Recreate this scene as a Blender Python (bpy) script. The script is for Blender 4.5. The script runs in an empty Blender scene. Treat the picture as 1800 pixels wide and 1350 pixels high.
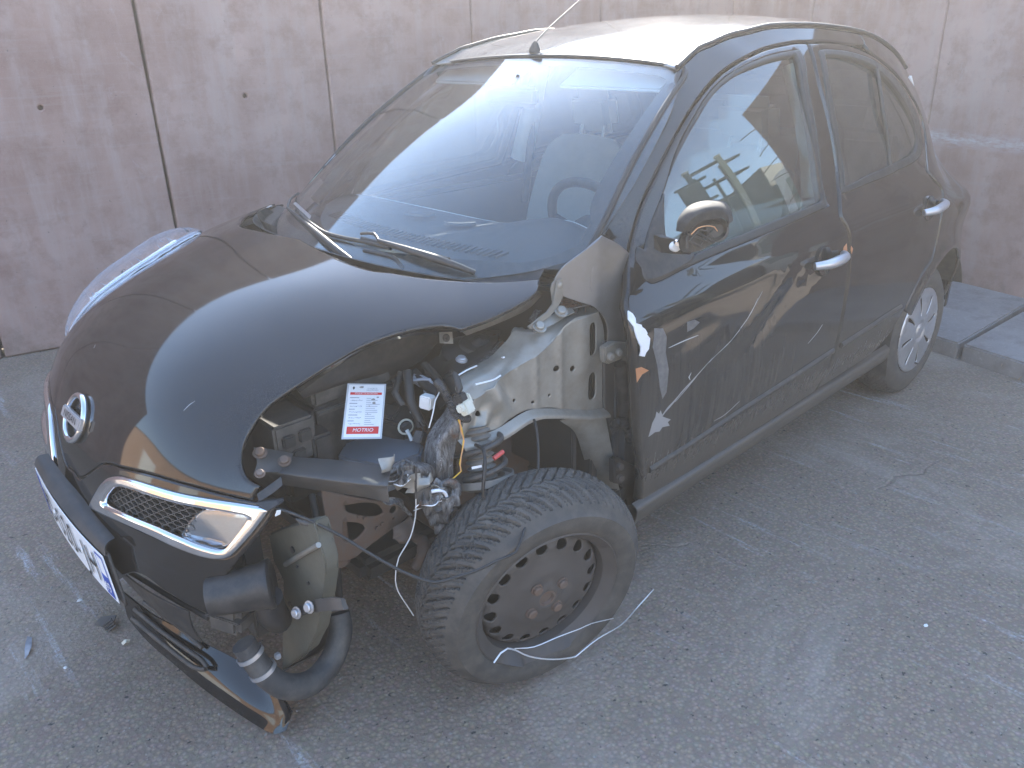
import bpy, bmesh, math, random
import numpy as np
from mathutils import Vector, Matrix, geometry as mgeo
random.seed(7)
rng = np.random.default_rng(5)
sc = bpy.context.scene
COL = sc.collection
# ------------------------------------------------------------------ camera
cam_d = bpy.data.cameras.new('camera'); cam = bpy.data.objects.new('camera', cam_d); COL.objects.link(cam)
CAMP = (-1.05595, -1.99477, 1.50160); YAW, PITCH, ROLL = 0.740841, 0.408823, -0.0263795
_cy, _sy, _cp, _sp = math.cos(YAW), math.sin(YAW), math.cos(PITCH), math.sin(PITCH)
_f = Vector((_sy*_cp, _cy*_cp, -_sp)); _r = Vector((_cy, -_sy, 0)); _u = _r.cross(_f)
_r2 = math.cos(ROLL)*_r+math.sin(ROLL)*_u; _u2 = -math.sin(ROLL)*_r+math.cos(ROLL)*_u
cam.matrix_world = Matrix(((_r2.x, _u2.x, -_f.x, CAMP[0]), (_r2.y, _u2.y, -_f.y, CAMP[1]), (_r2.z, _u2.z, -_f.z, CAMP[2]), (0, 0, 0, 1)))
cam_d.sensor_width = 36; cam_d.lens = 1436.426/1800*36; cam_d.clip_start = .05; cam_d.clip_end = 600
sc.camera = cam
# ------------------------------------------------------------------ sky, sun, exposure
SUN_AZ, SUN_EL = math.radians(51), math.radians(27)
w = bpy.data.worlds.new('World'); sc.world = w; w.use_nodes = True
nt = w.node_tree; bg = nt.nodes['Background']; sky = nt.nodes.new('ShaderNodeTexSky')
sky.sky_type = 'NISHITA'; sky.sun_disc = False; sky.sun_elevation = SUN_EL; sky.sun_rotation = SUN_AZ
sky.air_density = 1.0; sky.dust_density = .25; sky.ozone_density = 1.7; sky.altitude = 60
nt.links.new(sky.outputs[0], bg.inputs[0]); bg.inputs[1].default_value = 0.145
sl = bpy.data.lights.new('sun', 'SUN'); sun = bpy.data.objects.new('sun', sl); COL.objects.link(sun)
sl.energy = 4.2; sl.angle = math.radians(.5); sl.color = (1, .93, .82)
sd = Vector((math.sin(SUN_AZ)*math.cos(SUN_EL), math.cos(SUN_AZ)*math.cos(SUN_EL), math.sin(SUN_EL)))
sun.rotation_euler = (-sd).to_track_quat('-Z', 'Y').to_euler(); sun.location = (6, 5, 8)
vs = sc.view_settings; vs.view_transform = 'Standard'; vs.look = 'None'; vs.gamma = 1; vs.exposure = 2.5; vs.use_curve_mapping = False
cy = sc.cycles
cy.max_bounces = 10; cy.transparent_max_bounces = 16; cy.glossy_bounces = 6; cy.caustics_reflective = False; cy.caustics_refractive = False
cy.sample_clamp_indirect = 6; cy.use_denoising = True
# ------------------------------------------------------------------ body surfaces
class TPS:
    def __init__(s,uv,xyz,lam=1e-6,su=1.0,sv=1.0):
        s.sc=np.array([su,sv]);s.uv=np.asarray(uv,float)*s.sc;n=len(uv)
        K=s.k(s.uv,s.uv)+lam*np.eye(n);P=np.c_[np.ones(n),s.uv]
        A=np.zeros((n+3,n+3));A[:n,:n]=K;A[:n,n:]=P;A[n:,:n]=P.T
        b=np.zeros((n+3,np.shape(xyz)[1]));b[:n]=xyz
        s.w=np.linalg.solve(A,b)
    @staticmethod
    def k(a,b):
        r=((a[:,None]-b[None])**2).sum(-1)
        return .5*r*np.log(r+1e-12)
    def __call__(s,uv):
        uv=np.atleast_2d(np.asarray(uv,float))*s.sc
        return np.c_[s.k(uv,s.uv),np.ones(len(uv)),uv]@s.w
# ---- nose: u = row index/.. (0 cowl .. 1 bottom), v = y
YS=[0,.3,.5,.65,.76]
NOSE=[ # rows: for each y: (x,z)
 [(.03,1.003),(.06,.998),(.15,.984),(.28,.966),(.42,.953)],
 [(-.16,.970),(-.14,.962),(-.065,.938),(.04,.916),(.17,.886)],
 [(-.325,.925),(-.303,.913),(-.235,.878),(-.135,.842),(-.025,.79)],
 [(-.46,.86),(-.438,.853),(-.372,.819),(-.27,.78),(-.17,.71)],
 [(-.555,.785),(-.54,.775),(-.467,.752),(-.365,.71),(-.265,.64)],
 [(-.615,.70),(-.597,.69),(-.535,.67),(-.425,.635),(-.31,.575)],
 [(-.655,.61),(-.637,.60),(-.57,.585),(-.455,.555),(-.335,.51)],
 [(-.68,.52),(-.66,.51),(-.59,.50),(-.475,.48),(-.355,.45)],
 [(-.695,.42),(-.675,.415),(-.605,.405),(-.495,.39),(-.375,.37)],
 [(-.69,.31),(-.67,.305),(-.605,.30),(-.50,.29),(-.385,.28)],
 [(-.65,.22),(-.635,.215),(-.58,.205),(-.49,.20),(-.375,.19)],
]
def nose(rows=NOSE):
    uv=[];P=[]
    n=len(rows)
    for i,r in enumerate(rows):
        for y,(x,z) in zip(YS,r):
            for s in ((1,-1) if y else (1,)):
                uv.append((i/(n-1),s*y));P.append((x,s*y,z+.012*s*y*(1-i/(n-1))))
    return TPS(uv,P,lam=1e-5,su=1.6)
XS=[-.45,-.2,0.1,.5,1,1.5,2.0,2.43,2.7,2.9,3.0]
PW=[.70,.775,.815,.83,.832,.832,.828,.815,.765,.67,.57]
ZS=[.15,.22,.3,.45,.6,.75,.85,.92,.97,1.05,1.15,1.25,1.35,1.42,1.47,1.50]
DZ=[.12,.085,.05,.01,0,.003,.012,.03,.052,.075,.11,.15,.20,.245,.295,.35]
def cub(xs,ys):
    # natural cubic spline
    xs=np.array(xs,float);ys=np.array(ys,float);n=len(xs);h=np.diff(xs)
    A=np.eye(n);b=np.zeros(n)
    for i in range(1,n-1):
        A[i,i-1]=h[i-1];A[i,i]=2*(h[i-1]+h[i]);A[i,i+1]=h[i]
        b[i]=6*((ys[i+1]-ys[i])/h[i]-(ys[i]-ys[i-1])/h[i-1])
    m=np.linalg.solve(A,b)
    def f(x):
        x=np.asarray(x,float);i=np.clip(np.searchsorted(xs,x)-1,0,n-2)
        d=x-xs[i];e=xs[i+1]-x
        return (m[i]*e**3+m[i+1]*d**3)/(6*h[i])+(ys[i]/h[i]-m[i]*h[i]/6)*e+(ys[i+1]/h[i]-m[i+1]*h[i]/6)*d
    return f
def side():
    pw=cub(XS,PW);dz=cub(ZS,DZ)
    Q=[]
    for x in (-.4,-.1,.2,.5,.8,1.1,1.5,1.9,2.2,2.43,2.6,2.75,2.87,2.95,3.0):
        for z in (.15,.22,.3,.45,.6,.72,.82):
            Q.append((x,z,float(pw(x)-dz(z))))
    for x,z,w in [(.25,.92,.74),(.45,.92,.765),(.7,.92,.787),(1,.93,.795),(1.5,.94,.797),(2,.95,.79),(2.3,.95,.765),(2.55,.94,.688),(2.75,.9,.64),(2.88,.88,.57),
      (.35,1.0,.66),(.45,.98,.70),(.45,1.06,.665),(.7,1.0,.735),(.7,1.15,.665),(.7,1.25,.61),(1,1.0,.755),(1,1.15,.70),(1,1.3,.625),(1,1.40,.555),
      (1.25,1.3,.637),(1.25,1.4,.59),(1.25,1.45,.54),
      (1.5,1.0,.76),(1.5,1.15,.71),(1.5,1.3,.65),(1.5,1.40,.60),(1.5,1.46,.55),(2,1.0,.75),(2,1.15,.70),(2,1.3,.64),(2,1.4,.58),(2,1.44,.545),
      (2.3,1.03,.70),(2.3,1.15,.652),(2.3,1.3,.58),(2.3,1.38,.525),(2.55,1.03,.635),(2.55,1.15,.58),(2.55,1.3,.495),(2.75,1.0,.56),(2.75,1.1,.52)]:
        Q.append((x,z,w))
    Q=np.array(Q)
    return TPS(Q[:,:2],Q[:,2:],lam=2e-4,sv=1.6)
def roof():
    Q=[]
    for x,z,ze in [(.82,1.375,1.335),(.98,1.435,1.402),(1.2,1.492,1.455),(1.5,1.53,1.487),(1.9,1.53,1.482),(2.2,1.495,1.445),(2.45,1.44,1.385),(2.62,1.375,1.31)]:
        for y in (-.54,-.4,-.2,0,.2,.4,.54):
            t=abs(y)/.54
            Q.append((x+.06*t*t if x<1.1 else x-.05*t*t if x>2.4 else x,y,z-(z-ze)*t**2.2))
    Q=np.array(Q);return TPS(Q[:,:2],Q[:,2:],lam=1e-5,su=.8)
def screen():
    # u 0 bottom..1 top ; v -1..1
    Q=[];P=[]
    for v in (-1,-.75,-.5,0,.5,.75,1):
        a=abs(v)
        b=np.array([.04+.33*a**2.2,v*.69,.965-.015*a*a]); t=np.array([.95+.0*a*a,v*.56,1.418-.028*a*a])
        for u in (0,.33,.66,1):
            p=b+(t-b)*u; n=np.array([-.65,0,.75]); p=p+n*.03*4*u*(1-u)*1
            Q.append((u,v));P.append(p)
    return TPS(Q,P,lam=1e-6)
def sideD():
    W=side()
    def f(uv):
        uv=np.atleast_2d(np.asarray(uv,float));x=uv[:,0];z=uv[:,1]
        w=W(uv)[:,0]
        zc=.862+.038*(x-.45)
        t=np.clip((z-(zc-.03))/.06,0,1);t=t*t*(3-2*t)
        fade=np.clip((2.5-x)/.5,0,1)
        w=w+.011*(.5-t)*fade
        r=np.hypot(x-2.43,z-.30)
        w=w+.012*np.exp(-((r-.36)/.035)**2)*(z<.8)
        return w[:,None]
    return f
def glassS():
    W=side();g=np.array([(x,z) for x in np.linspace(.7,2.3,17) for z in np.linspace(1.0,1.4,9)])
    B=lambda u:np.c_[np.ones(len(u)),u[:,0],u[:,1],u[:,0]**2,u[:,0]*u[:,1],u[:,1]**2]
    co=np.linalg.lstsq(B(g),W(g)[:,0],rcond=None)[0]
    return lambda uv:(B(np.atleast_2d(np.asarray(uv,float)))@co)[:,None]

SIDE = sideD(); GLS = glassS(); NOSEF = nose(); SCREENF = screen(); ROOFF = roof()
def dents(uv):   # knocked-in waves of the left front door
    x, z = uv[:, 0], uv[:, 1]; g = lambda cx, cz, a, b, t: np.exp(-((((x-cx)*math.cos(t)+(z-cz)*math.sin(t))/a)**2+((-(x-cx)*math.sin(t)+(z-cz)*math.cos(t))/b)**2))
    m = np.clip((x-.42)/.06, 0, 1)*np.clip((1.47-x)/.06, 0, 1)
    return m*(-.007*g(1.02, .70, .16, .030, .55)+.004*g(1.00, .755, .18, .022, .5)-.006*g(.66, .76, .10, .030, .15)+.003*g(.78, .66, .09, .02, .7)-.004*g(1.25, .78, .10, .018, .3)-.005*g(.56, .55, .05, .12, 0))
def S_side(sgn): return lambda uv: np.c_[uv[:, 0], sgn*(SIDE(uv)[:, 0]+(dents(uv) if sgn < 0 else 0)), uv[:, 1]]
def S_glass(sgn): return lambda uv: np.c_[uv[:, 0], sgn*GLS(uv)[:, 0], uv[:, 1]]
def S_nose(uv): return NOSEF(uv)
def S_screen(uv): return SCREENF(uv)
def S_roof(uv): return np.c_[uv[:, 0], uv[:, 1], ROOFF(uv)[:, 0]]
# ------------------------------------------------------------------ materials
def new_mat(name):
    m = bpy.data.materials.new(name); m.use_nodes = True
    return m, m.node_tree, m.node_tree.nodes['Principled BSDF']
def nd(t, typ, **k):
    n = t.nodes.new(typ)
    for a, v in k.items():
        if a in n.inputs.keys() if hasattr(n.inputs, 'keys') else False: n.inputs[a].default_value = v
        else: setattr(n, a, v)
    return n
def coords(t, scale=(1, 1, 1), rot=(0, 0, 0)):
    tc = t.nodes.new('ShaderNodeTexCoord'); mp = t.nodes.new('ShaderNodeMapping')
    mp.inputs['Scale'].default_value = scale; mp.inputs['Rotation'].default_value = rot
    t.links.new(tc.outputs['Object'], mp.inputs[0]); return mp.outputs[0]
def noise(t, vec, s, det=5, rough=.6, dist=0):
    n = t.nodes.new('ShaderNodeTexNoise'); n.inputs['Scale'].default_value = s; n.inputs['Detail'].default_value = det
    n.inputs['Roughness'].default_value = rough; n.inputs['Distortion'].default_value = dist
    t.links.new(vec, n.inputs['Vector']); return n.outputs[0]
def ramp(t, fac, a, b, ca=(0, 0, 0, 1), cb=(1, 1, 1, 1)):
    r = t.nodes.new('ShaderNodeValToRGB'); r.color_ramp.elements[0].position = a; r.color_ramp.elements[1].position = b
    r.color_ramp.elements[0].color = ca; r.color_ramp.elements[1].color = cb
    t.links.new(fac, r.inputs[0]); return r.outputs[0]
def mixc(t, fac, a, b, mode='MIX'):
    m = t.nodes.new('ShaderNodeMix'); m.data_type = 'RGBA'; m.blend_type = mode
    for s, v in ((0, fac), (6, a), (7, b)):
        if hasattr(v, 'is_linked'): t.links.new(v, m.inputs[s])
        elif isinstance(v, (int, float)): m.inputs[s].default_value = v
        else: m.inputs[s].default_value = (*v[:3], 1)
    return m.outputs[2]
def math_(t, op, a, b=0):
    m = t.nodes.new('ShaderNodeMath'); m.operation = op
    for s, v in ((0, a), (1, b)):
        if hasattr(v, 'is_linked'): t.links.new(v, m.inputs[s])
        else: m.inputs[s].default_value = v
    return m.outputs[0]
def bump(t, b, h, st=.3, d=.01):
    n = t.nodes.new('ShaderNodeBump'); n.inputs['Strength'].default_value = st; n.inputs['Distance'].default_value = d
    t.links.new(h, n.inputs['Height']); t.links.new(n.outputs[0], b.inputs['Normal'])
def simple(name, col, rough=.5, metal=0, dirt=.15, dirtc=(.16, .14, .12), scale=30, bmp=0, spec=.5, coat=0):
    m, t, b = new_mat(name); v = coords(t)
    n1 = noise(t, v, scale, 6, .65); f = ramp(t, n1, .42, .72)
    c = mixc(t, math_(t, 'MULTIPLY', f, dirt), col, dirtc)
    n2 = noise(t, v, scale*.23, 3); c = mixc(t, ramp(t, n2, .3, .8), c, mixc(t, .5, c, tuple(x*1.25 for x in col)))
    t.links.new(c, b.inputs['Base Color']); b.inputs['Roughness'].default_value = rough; b.inputs['Metallic'].default_value = metal
    b.inputs['Specular IOR Level'].default_value = spec
    t.links.new(math_(t, 'ADD', math_(t, 'MULTIPLY', f, .2), rough), b.inputs['Roughness'])
    if bmp: bump(t, b, noise(t, v, scale*4, 4), bmp, .002)
    if coat: b.inputs['Coat Weight'].default_value = coat; b.inputs['Coat Roughness'].default_value = .06
    return m
def paint_mat(name, low_dirt, dust_glare=.13, dcol=(.17, .15, .125)):
    m, t, b = new_mat(name); v = coords(t)
    sep = t.nodes.new('ShaderNodeSeparateXYZ'); t.links.new(v, sep.inputs[0])
    fine = noise(t, v, 420, 2, .5); big = noise(t, v, 4, 5, .6)
    dust = math_(t, 'MULTIPLY', ramp(t, big, .3, .8), .55); dust = math_(t, 'ADD', dust, .25)
    dust = math_(t, 'MULTIPLY', dust, math_(t, 'ADD', math_(t, 'MULTIPLY', ramp(t, fine, .35, .75), .7), .5))
    if low_dirt:   # road film and water runs below the shoulder
        v2 = coords(t, (55, 55, 2.2)); st = noise(t, v2, 1.0, 5, .7)
        zf = t.nodes.new('ShaderNodeMapRange'); zf.inputs[1].default_value = .86; zf.inputs[2].default_value = .30
        zf.inputs[3].default_value = 0; zf.inputs[4].default_value = 1; t.links.new(sep.outputs[2], zf.inputs[0])
        film = math_(t, 'MULTIPLY', zf.outputs[0], math_(t, 'ADD', math_(t, 'MULTIPLY', ramp(t, st, .35, .7), .7), .42))
        lowm = t.nodes.new('ShaderNodeMapRange'); lowm.inputs[1].default_value = .52; lowm.inputs[2].default_value = .36
        t.links.new(math_(t, 'ADD', sep.outputs[2], math_(t, 'MULTIPLY', noise(t, coords(t, (14, 14, 40)), 3, 8, .8), .16)), lowm.inputs[0])
        film = math_(t, 'ADD', film, math_(t, 'MULTIPLY', lowm.outputs[0], .6))
        film = math_(t, 'MINIMUM', film, .95); dust = math_(t, 'ADD', math_(t, 'MULTIPLY', dust, .3), film)
    dust = math_(t, 'MINIMUM', dust, .95)
    fac = math_(t, 'MULTIPLY', dust, .50 if low_dirt else dust_glare)
    t.links.new(mixc(t, fac, (.008, .008, .009), dcol), b.inputs['Base Color'])
    if low_dirt: t.links.new(math_(t, 'ADD', math_(t, 'MULTIPLY', math_(t, 'MULTIPLY', film, film), .38), .05), b.inputs['Roughness'])
    else: b.inputs['Roughness'].default_value = .06
    b.inputs['IOR'].default_value = 1.55
    return m
PAINT = paint_mat('black_paint', False); PAINTR = paint_mat('black_paint_glare_dust', False, .95, (.60, .57, .52)); PAINTD = paint_mat('black_paint_dirty', True)  # roof copy's heavy pale dust stands in for the sun glare on it
def chrome_mat():
    m, t, b = new_mat('chrome'); b.inputs['Base Color'].default_value = (.72, .73, .75, 1); b.inputs['Metallic'].default_value = 1
    v = coords(t); t.links.new(math_(t, 'ADD', math_(t, 'MULTIPLY', ramp(t, noise(t, v, 60, 5), .5, .8), .25), .06), b.inputs['Roughness']); return m
CHROME = chrome_mat()
PLASTIC = simple('black_plastic', (.02, .02, .021), .45, dirt=.35, bmp=.05)
PLASTIC2 = simple('dusty_plastic', (.045, .043, .04), .55, dirt=.6, bmp=.1)
DUSTRUB = simple('dusty_rubber', (.15, .14, .125), .7, dirt=.6, dirtc=(.26, .23, .19), scale=18); RUBBER = simple('rubber', (.018, .018, .018), .5, dirt=.2)
TYREM = simple('tyre_rubber', (.055, .052, .048), .7, dirt=.6, dirtc=(.17, .15, .125), scale=25, bmp=.15)
PRIMER = simple('bare_panel_grey', (.285, .27, .235), .42, metal=.3, dirt=.6, dirtc=(.14, .11, .08), scale=11, bmp=.05, coat=.3)
SILVER = simple('bare_pillar_silver', (.20, .203, .208), .34, metal=.6, dirt=.6, dirtc=(.15, .13, .10), scale=8)
DARKMETAL = simple('dark_coated_steel', (.060, .057, .054), .45, metal=.2, dirt=.6, dirtc=(.12, .095, .075), scale=14, bmp=.08)
def crumple_mat():
    m, t, b = new_mat('scuffed_steel'); v = coords(t)
    n = noise(t, v, 28, 8, .75, 1.2); s = noise(t, coords(t, (90, 90, 14), (0.5, .2, .3)), 1.3, 6, .8)
    c = mixc(t, ramp(t, s, .40, .66), (.045, .043, .042), (.24, .24, .24))
    c = mixc(t, ramp(t, n, .60, .70), c, (.62, .63, .66)); c = mixc(t, ramp(t, noise(t, v, 17, 5), .60, .70), c, (.16, .075, .035))
    t.links.new(c, b.inputs['Base Color']); b.inputs['Metallic'].default_value = .35; b.inputs['Roughness'].default_value = .42
    bump(t, b, n, .5, .006); return m
CRUMPLE = crumple_mat()
RUSTY = simple('rusty_steel', (.14, .105, .085), .7, metal=.2, dirt=.7, dirtc=(.20, .10, .05), scale=20, bmp=.2)
WHEELSTEEL = simple('steel_wheel_black', (.072, .064, .058), .55, metal=.1, dirt=.6, dirtc=(.12, .108, .098), scale=12, bmp=.08)
ROUGHBLK = simple('matt_black_plastic', (.025, .025, .026), .75, dirt=.4, bmp=.1, spec=.3); ALUSILVER = simple('silver_wheel_cover', (.52, .53, .55), .28, metal=.75, dirt=.4, dirtc=(.35, .32, .28), scale=14)
HANDLE = simple('silver_handle', (.50, .51, .53), .3, metal=.7, dirt=.15)
GREYBOX = simple('grey_plastic_box', (.13, .145, .165), .4, dirt=.3, scale=12)
WHITEP = simple('white_plastic', (.74, .74, .72), .45, dirt=.25, scale=20)
CREAMP = simple('cream_connector', (.62, .60, .50), .5, dirt=.3)
LIGHTINT = simple('pale_grey_trim', (.55, .55, .54), .8, dirt=.1)
DARKINT = simple('dark_dashboard', (.05, .052, .055), .65, dirt=.2)
SEATM = simple('grey_seat_fabric', (.36, .36, .35), .9, dirt=.1, bmp=.2)
def flat(name, col, rough=.5, metal=0):
    m, t, b = new_mat(name); v = coords(t)
    t.links.new(mixc(t, math_(t, 'MULTIPLY', ramp(t, noise(t, v, 60, 5), .5, .8), .18), col, tuple(x*.6 for x in col)), b.inputs['Base Color'])
    b.inputs['Roughness'].default_value = rough; b.inputs['Metallic'].default_value = metal; return m
WHITE = flat('white_sheet', (.78, .79, .80), .3); INK = flat('black_ink', (.02, .02, .02)); RED = flat('red_print', (.62, .035, .03))
BLUE = flat('plate_blue', (.03, .08, .38)); TORN = flat('torn_white_filler', (.80, .81, .83), .6); ORANGEP = flat('orange_primer', (.45, .20, .09), .6)
YELLOW = flat('yellow_wire', (.75, .45, .04)); PALEWIRE = flat('pale_wire', (.62, .60, .56)); WIREM = flat('steel_wire', (.70, .71, .72), .35, .5)
COPPER = flat('copper_wire', (.65, .33, .16), .4); GREYLINE = flat('grey_text', (.30, .31, .34)); REDW = flat('red_paint_mark', (.55, .08, .07))
DRY = flat('dry_straw', (.30, .22, .13), .9)
def glass_mat(name, tint, dust, dcol=(.34, .36, .38), ior=1.65):
    m = bpy.data.materials.new(name); m.use_nodes = True; t = m.node_tree; t.nodes.clear()
    out = t.nodes.new('ShaderNodeOutputMaterial'); gl = t.nodes.new('ShaderNodeBsdfGlossy'); tr = t.nodes.new('ShaderNodeBsdfTransparent'); df = t.nodes.new('ShaderNodeBsdfDiffuse')
    gl.inputs['Roughness'].default_value = .012; tr.inputs[0].default_value = (*tint, 1); df.inputs[0].default_value = (*dcol, 1)
    fr = t.nodes.new('ShaderNodeFresnel'); ge = t.nodes.new('ShaderNodeNewGeometry'); io = t.nodes.new('ShaderNodeMapRange'); io.inputs[3].default_value = ior; io.inputs[4].default_value = 1/ior
    t.links.new(ge.outputs['Backfacing'], io.inputs[0]); t.links.new(io.outputs[0], fr.inputs[0])
    v = coords(t); f = math_(t, 'MULTIPLY', math_(t, 'ADD', ramp(t, noise(t, v, 5, 6, .7), .3, .8), .6), dust)
    m1 = t.nodes.new('ShaderNodeMixShader'); m2 = t.nodes.new('ShaderNodeMixShader')
    t.links.new(f, m1.inputs[0]); t.links.new(tr.outputs[0], m1.inputs[1]); t.links.new(df.outputs[0], m1.inputs[2])
    t.links.new(fr.outputs[0], m2.inputs[0]); t.links.new(m1.outputs[0], m2.inputs[1]); t.links.new(gl.outputs[0], m2.inputs[2])
    t.links.new(m2.outputs[0], out.inputs[0]); return m
GLASS = glass_mat('windscreen_glass', (.88, .93, .94), .03)
GLASSD = glass_mat('side_glass', (.62, .68, .64), .02, ior=2.2); GLASSR = glass_mat('dusty_rear_glass', (.42, .45, .42), .12, (.30, .29, .27))
LENS = glass_mat('lens_clear', (.86, .88, .9), .05); HLSIL = flat('headlamp_silver', (.85, .86, .88), .3, .1); HLENS = glass_mat('headlamp_lens', (.9, .92, .94), .34, (.80, .84, .90), 1.7)  # pale headlamp lens and reflector colours carry the sky's reflection
# ------------------------------------------------------------------ mesh helpers
def link(name, me, mat=None, parent=None):
    o = bpy.data.objects.new(name, me); COL.objects.link(o)
    if mat is not None and not me.materials: me.materials.append(mat)
    if parent is not None: o.parent = parent
    return o
def mesh(name, V, F, mat, parent=None, smooth=True, normals=None):
    me = bpy.data.meshes.new(name); me.from_pydata([tuple(map(float, p)) for p in V], [], F); me.update()
    if smooth: me.polygons.foreach_set('use_smooth', [True]*len(me.polygons))
    if normals is not None: me.normals_split_custom_set_from_vertices([tuple(map(float, n)) for n in normals])
    return link(name, me, mat, parent)
def bm_obj(name, bm, mat, parent=None, smooth=False, bevel=0, seg=2):
    if bevel:
        bmesh.ops.bevel(bm, geom=bm.edges[:], offset=bevel, segments=seg, affect='EDGES', clamp_overlap=True)
    bmesh.ops.recalc_face_normals(bm, faces=bm.faces[:])
    me = bpy.data.meshes.new(name); bm.to_mesh(me); bm.free()
    if smooth:
        me.polygons.foreach_set('use_smooth', [True]*len(me.polygons)); me.set_sharp_from_angle(angle=math.radians(40))
    return link(name, me, mat, parent)
def tag(o, label, cat, group=None, kind=None):
    o['label'] = label; o['category'] = cat
    if group: o['group'] = group
    if kind: o['kind'] = kind
    return o
def thing(name, label, cat, loc=(0, 0, 0), group=None):
    o = bpy.data.objects.new(name, None); COL.objects.link(o); o.location = loc; o.empty_display_size = .2
    return tag(o, label, cat, group)
def struct(o, label=None):
    o['kind'] = 'structure'
    if label: o['label'] = label
    return o
def stuff(o): o['kind'] = 'stuff'; return o
def cr(pts, step=None, n=None, closed=False):
    P = np.array(pts, float)
    if len(P) == 2 and not closed:
        L = np.linalg.norm(P[1]-P[0]); k = n or max(1, int(round(L/step))); t = np.linspace(0, 1, k+1)[:, None]
        return P[0]+(P[1]-P[0])*t
    Q = np.vstack([P[-1:], P, P[:2]]) if closed else np.vstack([2*P[0]-P[1], P, 2*P[-1]-P[-2]])
    out = []; m = len(P) if closed else len(P)-1
    for i in range(m):
        a, b, c, d = Q[i:i+4]; L = np.linalg.norm(c-b); k = n or max(1, int(round(L/step)))
        for j in range(k):
            t = j/k
            # centripetal-ish tension
            out.append(.5*(2*b+(c-a)*t+(2*a-5*b+4*c-d)*t*t+(3*b-a-3*c+d)*t**3))
    if not closed: out.append(P[-1])
    return np.array(out)
def dens(curves, scl, step=.012):
    out = []
    for c in curves:
        q = cr(np.array(c, float)*scl, step); out += list(q[:-1])
    out = np.array(out); keep = [0]
    for i in range(1, len(out)):
        if np.linalg.norm(out[i]-out[keep[-1]]) > step*.25: keep.append(i)
    if np.linalg.norm(out[keep[-1]]-out[0]) < step*.25: keep.pop()
    return out[keep]
def area(P): x, y = P[:, 0], P[:, 1]; return .5*np.sum(x*np.roll(y, -1)-np.roll(x, -1)*y)
def inset(P, d):
    s = 1 if area(P) > 0 else -1
    e = np.roll(P, -1, 0)-P; e /= np.linalg.norm(e, axis=1)[:, None]+1e-12
    n = np.c_[-e[:, 1], e[:, 0]]*s; nn = n+np.roll(n, 1, 0); L = np.linalg.norm(nn, axis=1)[:, None]
    nn = nn/np.maximum(L, .3); k = np.clip(1/np.maximum((nn*n).sum(1), .45), 1, 2)[:, None]
    return P+nn*k*d
def inpoly(pts, P):
    x, y = pts[:, 0][:, None], pts[:, 1][:, None]; x0, y0 = P[:, 0], P[:, 1]; x1, y1 = np.roll(x0, -1), np.roll(y0, -1)
    c = ((y0 > y) != (y1 > y)) & (x < (x1-x0)*(y-y0)/(y1-y0+1e-15)+x0)
    return c.sum(1) % 2 == 1
def pdist(pts, P):
    d = np.full(len(pts), 9.)
    A = P; B = np.roll(P, -1, 0)
    for a, b in zip(A, B):
        ab = b-a; t = np.clip(((pts-a)@ab)/(ab@ab+1e-15), 0, 1); d = np.minimum(d, np.linalg.norm(pts-a-t[:, None]*ab, axis=1))
    return d
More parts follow.
